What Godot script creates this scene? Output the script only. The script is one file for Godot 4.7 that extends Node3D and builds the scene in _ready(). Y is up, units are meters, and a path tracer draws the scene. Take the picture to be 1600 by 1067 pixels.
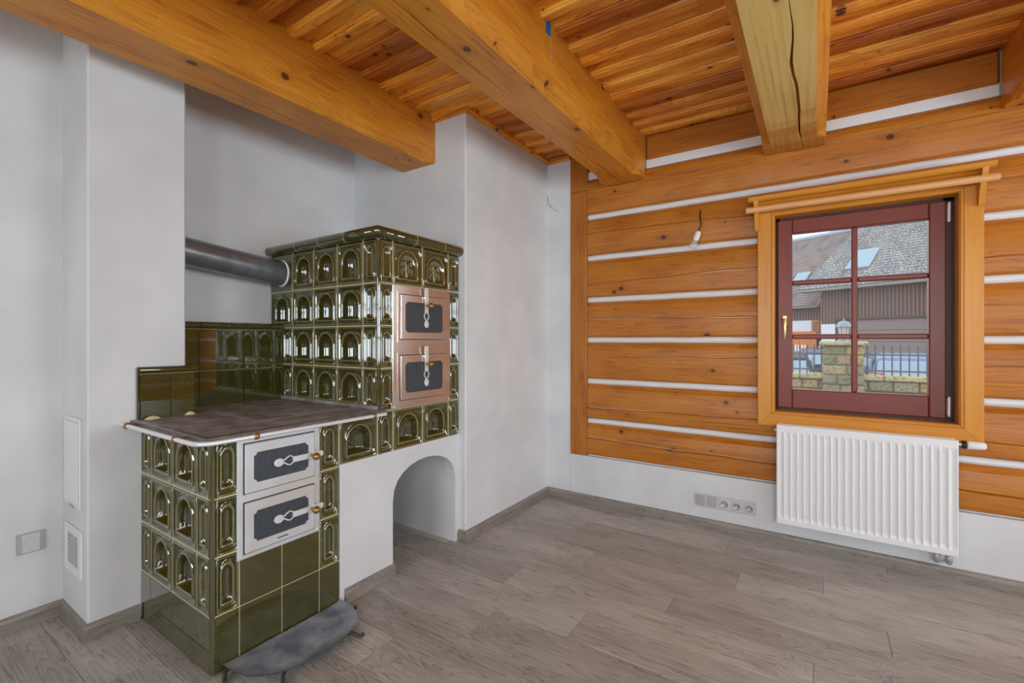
extends Node3D
# A corner of a log house: green tiled stove, log wall with a small window, plank ceiling on beams.
# Origin: inner floor corner between the chimney wall (x = 0) and the log wall (z = 0).

var M := {}
var used := {}
var rng := RandomNumberGenerator.new()
const FX := Basis(Vector3(0, 0, -1), Vector3(0, 1, 0), Vector3(1, 0, 0))   # a face that looks along +x
const FR := Basis(Vector3(0, 0, 1), Vector3(0, 1, 0), Vector3(-1, 0, 0))   # a face that looks along -x
const FB := Basis(Vector3(-1, 0, 0), Vector3(0, 1, 0), Vector3(0, 0, -1))  # a face that looks along -z

class B:
	var st := SurfaceTool.new()
	var L := 0
	var uo := Vector2.ZERO
	var col := Color.WHITE
	func _init(long_axis := 0, off := Vector2.ZERO) -> void:
		st.begin(Mesh.PRIMITIVE_TRIANGLES)
		L = long_axis
		uo = off
		flat()
	func flat() -> B:
		st.set_smooth_group(-1)
		return self
	func soft() -> B:
		st.set_smooth_group(0)
		return self
	func uv(p: Vector3, n: Vector3) -> Vector2:
		var a := n.abs()
		var m := 0 if a.x >= a.y and a.x >= a.z else (1 if a.y >= a.z else 2)
		if m == L:
			return Vector2(p[(L + 1) % 3] * 0.15, p[(L + 2) % 3]) + uo
		return Vector2(p[L], p[3 - m - L] + m * 0.37) + uo
	func vert(p: Vector3, n: Vector3) -> void:
		st.set_color(col)
		st.set_uv(uv(p, n))
		st.add_vertex(p)
	func tri(a: Vector3, b: Vector3, c: Vector3) -> void:
		var n := (b - a).cross(c - a)
		vert(a, n)
		vert(c, n)
		vert(b, n)
	func quad(a: Vector3, b: Vector3, c: Vector3, d: Vector3) -> void:
		tri(a, b, c)
		tri(a, c, d)
	func out(pts: Array, inside: Vector3) -> void:
		var n: Vector3 = (pts[1] - pts[0]).cross(pts[2] - pts[0])
		if n.dot(pts[0] - inside) < 0:
			pts.reverse()
		for i in range(1, pts.size() - 1):
			tri(pts[0], pts[i], pts[i + 1])
	func box(lo: Vector3, hi: Vector3, bev := 0.0) -> B:
		var c := (lo + hi) / 2
		var h := (hi - lo) / 2
		var b: float = minf(bev, minf(h.x, minf(h.y, h.z)) * 0.95)
		var f := func(ax: int, s: float, p: float, q: float) -> Vector3:
			var v := Vector3.ZERO
			v[ax] = s * h[ax]
			v[(ax + 1) % 3] = p * (h[(ax + 1) % 3] - b)
			v[(ax + 2) % 3] = q * (h[(ax + 2) % 3] - b)
			return c + v
		for ax in 3:
			for s in [-1.0, 1.0]:
				out([f.call(ax, s, -1.0, -1.0), f.call(ax, s, 1.0, -1.0), f.call(ax, s, 1.0, 1.0), f.call(ax, s, -1.0, 1.0)], c)
		if b > 0:
			for ax in 3:
				for s in [-1.0, 1.0]:
					for t in [-1.0, 1.0]:
						out([f.call(ax, s, t, -1.0), f.call(ax, s, t, 1.0), f.call((ax + 1) % 3, t, 1.0, s), f.call((ax + 1) % 3, t, -1.0, s)], c)
			for sx in [-1.0, 1.0]:
				for sy in [-1.0, 1.0]:
					for sz in [-1.0, 1.0]:
						out([f.call(0, sx, sy, sz), f.call(1, sy, sz, sx), f.call(2, sz, sx, sy)], c)
		return self
	func grid(rows: Array) -> B:
		for i in rows.size() - 1:
			for j in rows[i].size() - 1:
				quad(rows[i][j], rows[i][j + 1], rows[i + 1][j + 1], rows[i + 1][j])
		return self
	func rings(r: Array, cols := []) -> B:      # closed loops, counter-clockwise seen from outside, outermost first
		for i in r.size() - 1:
			if cols:
				col = cols[i]
			var n: int = r[i].size()
			for j in n:
				var k := (j + 1) % n
				quad(r[i][j], r[i][k], r[i + 1][k], r[i + 1][j])
		return self
	func prism(poly: PackedVector2Array, d0: float, d1: float, t := Transform3D()) -> B:
		var p := poly.duplicate()
		if Geometry2D.is_polygon_clockwise(p):
			p.reverse()
		var ix := Geometry2D.triangulate_polygon(p)
		var at := func(q: Vector2, d: float) -> Vector3: return t * Vector3(q.x, q.y, d)
		for i in range(0, ix.size(), 3):
			var a := p[ix[i]]
			var b := p[ix[i + 1]]
			var c := p[ix[i + 2]]
			if (b - a).cross(c - a) < 0:
				var w := b
				b = c
				c = w
			tri(at.call(a, d1), at.call(b, d1), at.call(c, d1))
			tri(at.call(a, d0), at.call(c, d0), at.call(b, d0))
		for i in p.size():
			var j := (i + 1) % p.size()
			quad(at.call(p[i], d0), at.call(p[j], d0), at.call(p[j], d1), at.call(p[i], d1))
		return self
	func lathe(prof: Array, sides := 16, t := Transform3D()) -> B:   # [radius, height] from the bottom up
		for i in prof.size() - 1:
			for k in sides:
				var a := TAU * k / sides
				var b := TAU * (k + 1) / sides
				var p := func(q: Array, an: float) -> Vector3: return t * Vector3(q[0] * cos(an), q[1], -q[0] * sin(an))
				var v := [p.call(prof[i], a), p.call(prof[i], b), p.call(prof[i + 1], b), p.call(prof[i + 1], a)]
				if prof[i][0] > 1e-6:
					tri(v[0], v[1], v[2])
				if prof[i + 1][0] > 1e-6:
					tri(v[0], v[2], v[3])
		return self
	func tube(path: Array, r: Variant, sides := 8, caps := true) -> B:
		var loops := []
		var nrm := Vector3.ZERO
		for i in path.size():
			var d: Vector3 = (path[mini(i + 1, path.size() - 1)] - path[maxi(i - 1, 0)]).normalized()
			if nrm == Vector3.ZERO:
				nrm = d.cross(Vector3.UP if absf(d.y) < 0.9 else Vector3.RIGHT).normalized()
			nrm = (nrm - d * nrm.dot(d)).normalized()
			var bi := d.cross(nrm)
			var rad: float = r[i] if r is Array else r
			var loop := []
			for k in sides:
				var a := TAU * k / sides
				loop.append(path[i] + (nrm * cos(a) + bi * sin(a)) * rad)
			loops.append(loop)
		for i in loops.size() - 1:
			for k in sides:
				var k2 := (k + 1) % sides
				quad(loops[i][k], loops[i][k2], loops[i + 1][k2], loops[i + 1][k])
		if caps:
			for e in [0, loops.size() - 1]:
				var ins: Vector3 = path[1] if e == 0 else path[path.size() - 2]
				flat().out(loops[e].duplicate(), ins)
				soft()
		return self
	func sweep(prof: PackedVector2Array, path: Array, smooth := false, from := 0, to := -1) -> B:   # profile x: to the right of the way, y: up
		var loops := []
		for i in path.size():
			var d0: Vector3 = (path[i] - path[i - 1]).normalized() if i > 0 else (path[1] - path[0]).normalized()
			var d1: Vector3 = (path[i + 1] - path[i]).normalized() if i < path.size() - 1 else d0
			var n0 := d0.cross(Vector3.UP).normalized()
			var n1 := d1.cross(Vector3.UP).normalized()
			var mi := (n0 + n1) / (1.0 + n0.dot(n1))
			var loop := []
			for q in prof:
				loop.append(path[i] + mi * q.x + Vector3.UP * q.y)
			loops.append(loop)
		if to > 0:
			loops = loops.slice(from, to + 1)
			path = path.slice(from, to + 1)
		var n := prof.size()
		var ccw := not Geometry2D.is_polygon_clockwise(prof)
		if smooth:
			soft()
		for i in loops.size() - 1:
			for k in n:
				var k2 := (k + 1) % n
				if ccw:
					quad(loops[i][k2], loops[i][k], loops[i + 1][k], loops[i + 1][k2])
				else:
					quad(loops[i][k], loops[i][k2], loops[i + 1][k2], loops[i + 1][k])
		flat()
		out(loops[0].duplicate(), path[1])
		out(loops[-1].duplicate(), path[-2])
		return self
	func done() -> ArrayMesh:
		st.generate_normals()
		return st.commit()

# ---------------------------------------------------------------- nodes
func numbered(called: String) -> String:
	var n: int = used.get(called, -1) + 1
	used[called] = n
	return called if n == 0 else "%s_%03d" % [called, n]

func inst(called: String, mesh: Mesh, mat: Material, parent: Node, at := Transform3D()) -> MeshInstance3D:
	var o := MeshInstance3D.new()
	o.name = numbered(called) if parent == self else called
	o.mesh = mesh
	o.material_override = mat
	o.transform = at
	parent.add_child(o, true)
	return o

func part(called: String, b: B, mat: Material, parent: Node, at := Transform3D()) -> MeshInstance3D:
	return inst(called, b.done(), mat, parent, at)

func bx(called: String, lo: Vector3, hi: Vector3, mat: Material, parent: Node, bev := 0.0, long_axis := 0) -> MeshInstance3D:
	return part(called, B.new(long_axis, roll()).box(lo, hi, bev), mat, parent)

func roll() -> Vector2:
	return Vector2(rng.randf() * 7.0, rng.randf() * 5.0)

func tag(o: Node, label := "", category := "", group := "", kind := "") -> Node:
	for kv in [["label", label], ["category", category], ["group", group], ["kind", kind]]:
		if kv[1]:
			o.set_meta(kv[0], kv[1])
	return o

func thing(called: String, label: String, category: String, at := Transform3D(), group := "", kind := "") -> Node3D:
	var o := Node3D.new()
	o.name = numbered(called)
	add_child(o)
	o.transform = at
	tag(o, label, category, group, kind)
	return o

func struct(called: String, label: String, category: String) -> Node3D:
	return thing(called, label, category, Transform3D(), "", "structure")

func V(x: float, y: float, z: float) -> Vector3:
	return Vector3(x, y, z)

func P2(a: Array) -> PackedVector2Array:
	var p := PackedVector2Array()
	for i in range(0, a.size(), 2):
		p.append(Vector2(a[i], a[i + 1]))
	return p

# ---------------------------------------------------------------- materials
func noise_bytes(w: int, h: int, sd: int, freq: float, sx := 1, sy := 1, oct := 3) -> PackedByteArray:
	var n := FastNoiseLite.new()
	n.seed = sd
	n.frequency = freq
	n.fractal_octaves = oct
	n.noise_type = FastNoiseLite.TYPE_SIMPLEX_SMOOTH
	var im := n.get_seamless_image(maxi(w / sx, 8), maxi(h / sy, 8))
	im.convert(Image.FORMAT_L8)
	im.resize(w, h, Image.INTERPOLATE_CUBIC)
	return im.get_data()

func tex_from(w: int, h: int, px: PackedByteArray) -> ImageTexture:
	return ImageTexture.create_from_image(Image.create_from_data(w, h, false, Image.FORMAT_RGB8, px))

func wood_tex(w: int, h: int, sd: int, nr: float, warp: float, ring_k: float, fib_k: float, patch_k: float, knots: int, cols: Array, knot_col: Color) -> ImageTexture:
	var r := RandomNumberGenerator.new()
	r.seed = sd
	var a := noise_bytes(w, h, sd, 0.018, 12, 1, 2)
	var f := noise_bytes(w, h, sd + 1, 0.16, 40, 1, 3)
	var c := noise_bytes(w, h, sd + 2, 0.012, 3, 1, 3)
	var ph := PackedFloat32Array()
	var kn := PackedFloat32Array()
	ph.resize(w * h)
	kn.resize(w * h)
	for k in knots:
		var rad := r.randf_range(0.007, 0.016) * h * (1.0 if r.randf() < 0.7 else 0.5)
		var ku := r.randf_range(rad * 6, w - rad * 6)
		var kv := r.randf_range(rad * 3.5, h - rad * 3.5)
		for y in range(int(kv - rad * 3.4), int(kv + rad * 3.4)):
			for x in range(int(ku - rad * 6), int(ku + rad * 6)):
				if x < 0 or y < 0 or x >= w or y >= h:
					continue
				var du := (x - ku) / rad
				var dv := (y - kv) / rad
				var g := exp(-(du * du / 7.0 + dv * dv / 2.2))
				ph[y * w + x] += -signf(dv) * 1.6 * g
				var d := sqrt(du * du * 0.8 + dv * dv * 1.15)
				if d < 1.5:
					kn[y * w + x] = maxf(kn[y * w + x], clampf((1.15 - d) * 3.0, 0.0, 1.0) * (0.72 + 0.28 * absf(sin(d * 9.0))))
				kn[y * w + x] = maxf(kn[y * w + x], 0.22 * g)
	var px := PackedByteArray()
	px.resize(w * h * 3)
	var c0: Color = cols[0]
	var c1: Color = cols[1]
	var c2: Color = cols[2]
	for i in w * h:
		var fr := fposmod(float(i / w) / h * nr + a[i] / 255.0 * warp + ph[i], 1.0)
		var t := 0.42 + ring_k * (fr * fr * fr - 0.25) + fib_k * (f[i] / 255.0 - 0.5) + patch_k * (c[i] / 255.0 - 0.5)
		t = clampf(t, 0.0, 1.0)
		var q := c0.lerp(c1, t * 2.0) if t < 0.5 else c1.lerp(c2, t * 2.0 - 1.0)
		if kn[i] > 0.0:
			q = q.lerp(knot_col, kn[i])
		px[i * 3] = int(q.r * 255.0)
		px[i * 3 + 1] = int(q.g * 255.0)
		px[i * 3 + 2] = int(q.b * 255.0)
	return tex_from(w, h, px)

func mottle(n: int, sd: int, freq: float, cols: Array, speck := 0.0, speck_col := Color.WHITE, oct := 4) -> ImageTexture:
	var a := noise_bytes(n, n, sd, freq, 1, 1, oct)
	var s := noise_bytes(n, n, sd + 9, 0.1, 1, 1, 2)
	var px := PackedByteArray()
	px.resize(n * n * 3)
	for i in n * n:
		var t := clampf((a[i] / 255.0 - 0.5) * 1.5 + 0.5, 0.0, 1.0) * (cols.size() - 1)
		var k := mini(int(t), cols.size() - 2)
		var q: Color = cols[k].lerp(cols[k + 1], t - k)
		if speck > 0.0 and s[i] / 255.0 > 1.0 - speck:
			q = q.lerp(speck_col, 0.85)
		px[i * 3] = int(q.r * 255.0)
		px[i * 3 + 1] = int(q.g * 255.0)
		px[i * 3 + 2] = int(q.b * 255.0)
	return tex_from(n, n, px)

func mat(c: Color, rough := 0.6, metal := 0.0, tex: Texture2D = null, scale := Vector2.ONE) -> StandardMaterial3D:
	var m := StandardMaterial3D.new()
	m.albedo_color = c
	m.roughness = rough
	m.metallic = metal
	if tex:
		m.albedo_texture = tex
		m.uv1_scale = Vector3(scale.x, scale.y, 1)
	return m

func tri_mat(c: Color, rough: float, metal: float, tex: Texture2D, s: float, world := false) -> StandardMaterial3D:
	var m := mat(c, rough, metal, tex)
	m.uv1_triplanar = true
	m.uv1_world_triplanar = world
	m.uv1_scale = Vector3(s, s, s)
	return m

func rgb(r: int, g: int, b: int) -> Color:
	return Color8(r, g, b)

func make_materials() -> void:
	var pine := wood_tex(1024, 512, 11, 26.0, 7.0, 0.28, 0.48, 0.45, 17, [rgb(222, 154, 54), rgb(202, 128, 38), rgb(152, 86, 24)], rgb(84, 42, 20))
	var pine2 := wood_tex(1024, 512, 29, 20.0, 6.0, 0.45, 0.55, 0.8, 46, [rgb(254, 198, 92), rgb(240, 166, 60), rgb(182, 104, 30)], rgb(76, 34, 16))
	var oak := wood_tex(1024, 512, 47, 7.0, 9.0, 0.55, 0.75, 0.5, 0, [rgb(200, 199, 193), rgb(181, 179, 173), rgb(141, 139, 133)], rgb(90, 84, 78))
	var bare := wood_tex(512, 256, 61, 22.0, 3.0, 0.3, 0.4, 0.4, 4, [rgb(255, 244, 214), rgb(240, 222, 180), rgb(206, 176, 124)], rgb(120, 84, 44))
	var plainpine := wood_tex(512, 256, 13, 12.0, 3.0, 0.16, 0.3, 0.25, 0, [rgb(236, 172, 68), rgb(220, 150, 50), rgb(192, 122, 36)], rgb(84, 42, 20))
	var ws := Vector2(1.0 / 2.2, 1.0 / 1.1)
	M.log = mat(rgb(232, 220, 210), 0.42, 0, pine, ws)
	M.beam = mat(rgb(255, 252, 236), 0.4, 0, pine, ws)
	M.post = mat(rgb(222, 208, 200), 0.42, 0, pine, ws)
	M.ceil = [mat(rgb(255, 240, 226), 0.38, 0, pine2, ws), mat(rgb(238, 216, 200), 0.38, 0, pine2, ws), mat(rgb(255, 252, 240), 0.38, 0, pine2, ws), mat(rgb(196, 158, 134), 0.38, 0, pine2, ws), mat(rgb(250, 226, 190), 0.38, 0, pine2, ws)]
	M.casing = mat(rgb(246, 236, 222), 0.34, 0, plainpine, Vector2(0.5, 1.0))
	M.rod = mat(rgb(255, 250, 244), 0.3, 0, mottle(128, 63, 0.01, [rgb(226, 172, 116), rgb(236, 188, 136)]), Vector2(0.4, 0.6))
	M.bare = mat(rgb(255, 255, 255), 0.55, 0, bare, Vector2(0.5, 1.0))
	M.bare.vertex_color_use_as_albedo = true
	M.floor = [mat(rgb(236, 233, 230), 0.42, 0, oak, Vector2(1.0 / 1.7, 1.0 / 0.85)), mat(rgb(224, 220, 216), 0.42, 0, oak, Vector2(1.0 / 1.7, 1.0 / 0.85)), mat(rgb(246, 243, 240), 0.42, 0, oak, Vector2(1.0 / 1.7, 1.0 / 0.85))]
	M.skirt = mat(rgb(196, 188, 182), 0.45, 0, oak, Vector2(1.0 / 1.2, 1.0 / 0.5))
	M.plaster = tri_mat(rgb(255, 255, 255), 0.9, 0, mottle(256, 5, 0.012, [rgb(214, 215, 217), rgb(224, 225, 226)]), 0.7, true)
	M.chink = mat(rgb(232, 233, 235), 0.85)
	M.dark = mat(rgb(40, 34, 28), 0.9)
	# glazed tile: vertex colours carry the thin, paler glaze on the pressed edges
	var gl := mottle(256, 71, 0.02, [rgb(232, 226, 206), rgb(255, 255, 255)])
	M.tile = []
	for k in 3:
		var g := tri_mat([rgb(255, 255, 255), rgb(236, 234, 226), rgb(250, 244, 226)][k], 0.055, 0, gl, 6.0, true)
		g.vertex_color_use_as_albedo = true
		g.metallic_specular = 0.72
		g.clearcoat_enabled = true
		g.clearcoat = 1.0
		g.clearcoat_roughness = 0.02
		M.tile.append(g)
	M.grout = mat(rgb(196, 192, 150), 0.85)
	M.mortar = mat(rgb(214, 196, 150), 0.95)
	M.steel = tri_mat(rgb(244, 247, 250), 0.36, 0.4, mottle(256, 83, 0.006, [rgb(228, 222, 214), rgb(236, 238, 241), rgb(228, 233, 240)]), 1.2)
	M.copper = tri_mat(rgb(255, 250, 246), 0.2, 0.9, mottle(256, 87, 0.006, [rgb(214, 204, 196), rgb(226, 223, 221)]), 1.2)
	M.enamel = tri_mat(rgb(255, 255, 255), 0.4, 0.0, mottle(256, 89, 0.04, [rgb(58, 64, 70), rgb(70, 77, 84)]), 5.0)
	M.chrome = mat(rgb(242, 243, 245), 0.28, 0.4)
	M.brass = mat(rgb(164, 128, 72), 0.3, 0.75)
	M.iron = tri_mat(rgb(255, 255, 255), 0.5, 0.15, mottle(512, 91, 0.012, [rgb(124, 117, 111), rgb(145, 139, 134), rgb(158, 157, 156), rgb(176, 175, 175)], 0.04, rgb(150, 140, 128)), 1.3, true)
	M.ironedge = tri_mat(rgb(255, 255, 255), 0.34, 0.7, mottle(256, 92, 0.02, [rgb(124, 121, 118), rgb(150, 148, 147)]), 2.0, true)
	M.pipe = tri_mat(rgb(255, 255, 255), 0.3, 0.55, mottle(256, 93, 0.02, [rgb(122, 124, 128), rgb(146, 148, 152)]), 2.0)
	M.tray = tri_mat(rgb(255, 255, 255), 0.38, 0.2, mottle(512, 95, 0.008, [rgb(112, 123, 138), rgb(134, 146, 161), rgb(150, 162, 176), rgb(168, 180, 194)], 0.12, rgb(62, 68, 80)), 2.2)
	M.footiron = mat(rgb(84, 74, 70), 0.5, 0.3)
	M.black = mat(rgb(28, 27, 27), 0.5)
	M.white = mat(rgb(236, 236, 237), 0.35)
	M.radiator = mat(rgb(240, 240, 241), 0.32)
	M.plastic = mat(rgb(206, 206, 206), 0.38)
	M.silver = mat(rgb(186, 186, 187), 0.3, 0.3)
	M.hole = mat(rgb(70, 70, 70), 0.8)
	M.mahogany = mat(rgb(124, 51, 36), 0.38)
	M.mahoganyshade = mat(rgb(66, 34, 28), 0.5)  # darkened mahogany, the recess shadow on the fixed frame is in the colour
	M.gold = mat(rgb(206, 180, 120), 0.25, 0.8)
	M.bluetape = mat(rgb(28, 112, 176), 0.7)
	M.clear = mat(Color(1, 1, 1, 0.04), 0.0)
	M.clear.specular_mode = BaseMaterial3D.SPECULAR_DISABLED
	M.clear.transparency = BaseMaterial3D.TRANSPARENCY_ALPHA
	# outdoors
	M.roofa = mat(rgb(255, 255, 255), 0.9, 0, mottle(512, 101, 0.01, [rgb(118, 108, 106), rgb(132, 122, 120), rgb(140, 128, 122), rgb(152, 126, 110)], 0.05, rgb(160, 150, 144)), Vector2(0.3, 0.3))
	M.roofb = mat(rgb(255, 255, 255), 0.9, 0, mottle(512, 103, 0.01, [rgb(108, 107, 110), rgb(122, 121, 123), rgb(132, 130, 128), rgb(142, 138, 126)], 0.3, rgb(222, 221, 214)), Vector2(0.28, 0.28))
	M.roofedge = mat(rgb(150, 142, 134), 0.8)
	M.lead = mat(rgb(168, 182, 196), 0.5)
	M.clad = mat(rgb(96, 90, 92), 0.8)
	M.batten = mat(rgb(150, 112, 88), 0.8)
	M.garage = mat(rgb(140, 124, 118), 0.7)
	M.garageline = mat(rgb(92, 80, 76), 0.7)
	M.render = mat(rgb(222, 228, 232), 0.85)
	M.orange = mat(rgb(214, 128, 62), 0.7)
	M.yellowwood = mat(rgb(206, 162, 92), 0.7)
	M.glassdark = mat(rgb(96, 88, 80), 0.12)
	M.skyglass = mat(rgb(150, 176, 186), 0.2)
	var st := mottle(256, 107, 0.02, [rgb(196, 186, 160), rgb(255, 255, 255), rgb(228, 214, 186)], 0.12, rgb(150, 142, 116))
	M.stone = []
	for c in [rgb(186, 172, 140), rgb(172, 162, 136), rgb(196, 174, 128), rgb(160, 152, 132), rgb(184, 160, 130), rgb(150, 150, 118)]:
		M.stone.append(tri_mat(c, 0.95, 0, st, 3.0, true))
	M.cope = tri_mat(rgb(206, 196, 156), 0.95, 0, st, 2.0, true)
	M.joint = mat(rgb(150, 140, 118), 0.95)
	M.bars = mat(rgb(104, 110, 118), 0.45, 0.3)
	M.carblue = mat(rgb(120, 132, 156), 0.25, 0.3)
	M.carblack = mat(rgb(46, 50, 62), 0.2, 0.2)
	M.cargrey = mat(rgb(70, 82, 104), 0.22, 0.3)
	M.carglass = mat(rgb(150, 174, 188), 0.08)
	M.red = mat(rgb(196, 40, 52), 0.25)
	M.rubber = mat(rgb(30, 30, 32), 0.8)
	M.asphalt = tri_mat(rgb(255, 255, 255), 0.95, 0, mottle(256, 109, 0.05, [rgb(120, 120, 120), rgb(146, 146, 144)]), 0.6, true)
	M.lampmetal = mat(rgb(150, 158, 166), 0.45, 0.4)
	M.lampglass = mat(rgb(206, 204, 190), 0.2)
	M.leaf = tri_mat(rgb(255, 255, 255), 0.7, 0, mottle(256, 111, 0.06, [rgb(70, 100, 50), rgb(120, 150, 84), rgb(160, 182, 120)]), 1.2, true)

# ---------------------------------------------------------------- camera, sky, lights
func make_view() -> void:
	var cam := Camera3D.new()
	cam.name = "camera"
	add_child(cam)
	cam.position = V(1.743, 1.2, 3.132)
	cam.rotation.y = atan(476.0 / 719.0)
	cam.near = 0.05
	cam.far = 200.0
	cam.projection = Camera3D.PROJECTION_FRUSTUM
	cam.size = 1067.0 / 719.0 * cam.near
	cam.frustum_offset = Vector2(0, -2.5 / 719.0 * cam.near)
	cam.current = true
	var sky_m := ProceduralSkyMaterial.new()
	sky_m.sky_top_color = rgb(214, 224, 236)
	sky_m.sky_horizon_color = rgb(250, 251, 252)
	sky_m.ground_bottom_color = rgb(120, 118, 112)
	sky_m.ground_horizon_color = rgb(200, 202, 204)
	var sky := Sky.new()
	sky.sky_material = sky_m
	var env := Environment.new()
	env.background_mode = Environment.BG_SKY
	env.sky = sky
	env.background_energy_multiplier = 2.1
	env.tonemap_mode = Environment.TONE_MAPPER_LINEAR
	env.tonemap_exposure = 1.0
	env.sdfgi_enabled = true
	env.ssao_enabled = true
	env.ssil_enabled = true
	var we := WorldEnvironment.new()
	we.name = "environment"
	we.environment = env
	add_child(we)
	# daylight entering at the windows of the two walls behind the photographer
	for w in [[V(4.62, 1.45, 1.2), 90.0, 1.5, 1.4, 9.6], [V(4.62, 1.45, 3.4), 90.0, 1.7, 1.4, 8.4], [V(0.9, 1.45, 5.62), 0.0, 1.5, 1.4, 8.4], [V(3.0, 1.45, 5.62), 0.0, 1.5, 1.4, 10.4]]:
		var a := AreaLight3D.new()
		a.name = "window_daylight"
		a.position = w[0]
		a.rotation_degrees = V(16.0, w[1], 0)
		a.area_size = Vector2(w[2], w[3])
		a.light_energy = w[4]
		a.light_color = Color(0.905, 0.962, 0.995)
		a.shadow_enabled = true
		a.area_range = 20.0
		add_child(a, true)

# ---------------------------------------------------------------- room shell
const LOGS := [[0.352, 0.588], [0.620, 0.880], [0.913, 1.184], [1.216, 1.479], [1.511, 1.787], [1.819, 2.090], [2.122, 2.385]]

func log_mesh(x0: float, x1: float, y0: float, y1: float, crack: float, slope: float, wmax: float, sd: int) -> B:
	var b := B.new(0, roll()).soft()
	var n := FastNoiseLite.new()
	n.seed = sd
	n.frequency = 1.3
	var rows := []
	for k in 16:
		rows.append([])
	var steps := maxi(6, int((x1 - x0) / 0.05))
	for i in steps + 1:
		var x := lerpf(x0, x1, float(i) / steps)
		var yc := y0 + (y1 - y0) * crack + slope * (x - (x0 + x1) / 2) + 0.012 * n.get_noise_1d(x)
		yc = clampf(yc, y0 + 0.06, y1 - 0.06)
		var w: float = wmax * clampf(0.6 + 1.2 * n.get_noise_1d(x * 0.7 + 40.0), 0.15, 1.0)
		var j := 0.002 * n.get_noise_1d(x * 2.0 + 90.0)
		var ys := [y0, y0 + 0.003, y0 + 0.009, y0 + 0.014, y0 + 0.018, yc - w - 0.004, yc - w - 0.001, yc - w * 0.5, yc, yc + w + 0.0005, yc + w + 0.003, y1 - 0.036, y1 - 0.032, y1 - 0.018, y1 - 0.004, y1]
		var zs := [-0.04, -0.022, -0.005, -0.001, 0.0, 0.0, 0.0, -0.026, -0.036, 0.0, 0.0, 0.0, -0.002, -0.013, -0.026, -0.04]
		for k in 16:
			rows[k].append(V(x, ys[k] + (j if k > 0 and k < 15 else 0.0), zs[k] + (0.0015 * n.get_noise_2d(x * 3.0, ys[k] * 3.0) if k > 3 and k < 13 and k != 8 else 0.0)))
	b.grid(rows)
	return b

func build_log_wall(root: Node3D, t: Transform3D, x_from: float, x_to: float, openings: Array, sd: int) -> void:
	var fr := [0.44, 0.36, 0.63, 0.5, 0.42, 0.55, 0.68]
	var sl := [-0.012, 0.01, 0.02, -0.02, 0.035, -0.015, 0.0]
	for i in LOGS.size():
		var y0: float = LOGS[i][0]
		var y1: float = LOGS[i][1]
		var spans := [[x_from, x_to]]
		for o in openings:      # [x0, x1, y0, y1]
			if y1 > o[2] and y0 < o[3]:
				var last: Array = spans.pop_back()
				spans.append([last[0], o[0]])
				if o[2] - y0 > 0.03:
					part("log", log_mesh(o[0], o[1], y0, o[2], 0.5, 0.0, 0.002, sd + i * 7), M.log, root, t)
				if y1 - o[3] > 0.03:
					part("log", log_mesh(o[0], o[1], o[3], y1, 0.5, 0.0, 0.0015, sd + i * 7 + 3), M.log, root, t)
				spans.append([o[1], last[1]])
		for s in spans:
			part("log", log_mesh(s[0], s[1], y0, y1, fr[i], sl[i], 0.006 if i % 3 else 0.008, sd + i * 13 + int(s[0] * 5)), M.log, root, t)
		if i < LOGS.size() - 1:
			var yb: float = LOGS[i + 1][0]
			var strips := [[x_from, x_to]]
			for o in openings:
				if yb > o[2] and y1 < o[3]:
					var last: Array = strips.pop_back()
					strips.append([last[0], o[0]])
					strips.append([o[1], last[1]])
			for s in strips:
				var b := B.new(0)
				var g := []
				for k in 5:
					g.append([])
				for q in int((s[1] - s[0]) / 0.08) + 2:
					var x := minf(s[0] + q * 0.08, s[1])
					var wob := 0.0015 * sin(x * 17.0 + i * 3.0)
					var zz := [-0.03, -0.016, -0.012, -0.016, -0.03]
					for k in 5:
						g[k].append(V(x, lerpf(y1 - 0.004, yb + 0.003, k / 4.0) + wob, zz[k]))
				part("chinking", b.soft().grid(g), M.chink, root, t)

func boxes_around(x0: float, x1: float, y0: float, y1: float, z0: float, z1: float, holes: Array, b: B) -> void:
	# a wall in its own plane with rectangular holes [x0, x1, y0, y1] in order along x
	var x := x0
	for o in holes:
		b.box(V(x, y0, z0), V(o[0], y1, z1))
		b.box(V(o[0], y0, z0), V(o[1], o[2], z1))
		b.box(V(o[0], o[3], z0), V(o[1], y1, z1))
		x = o[1]
	b.box(V(x, y0, z0), V(x1, y1, z1))

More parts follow.
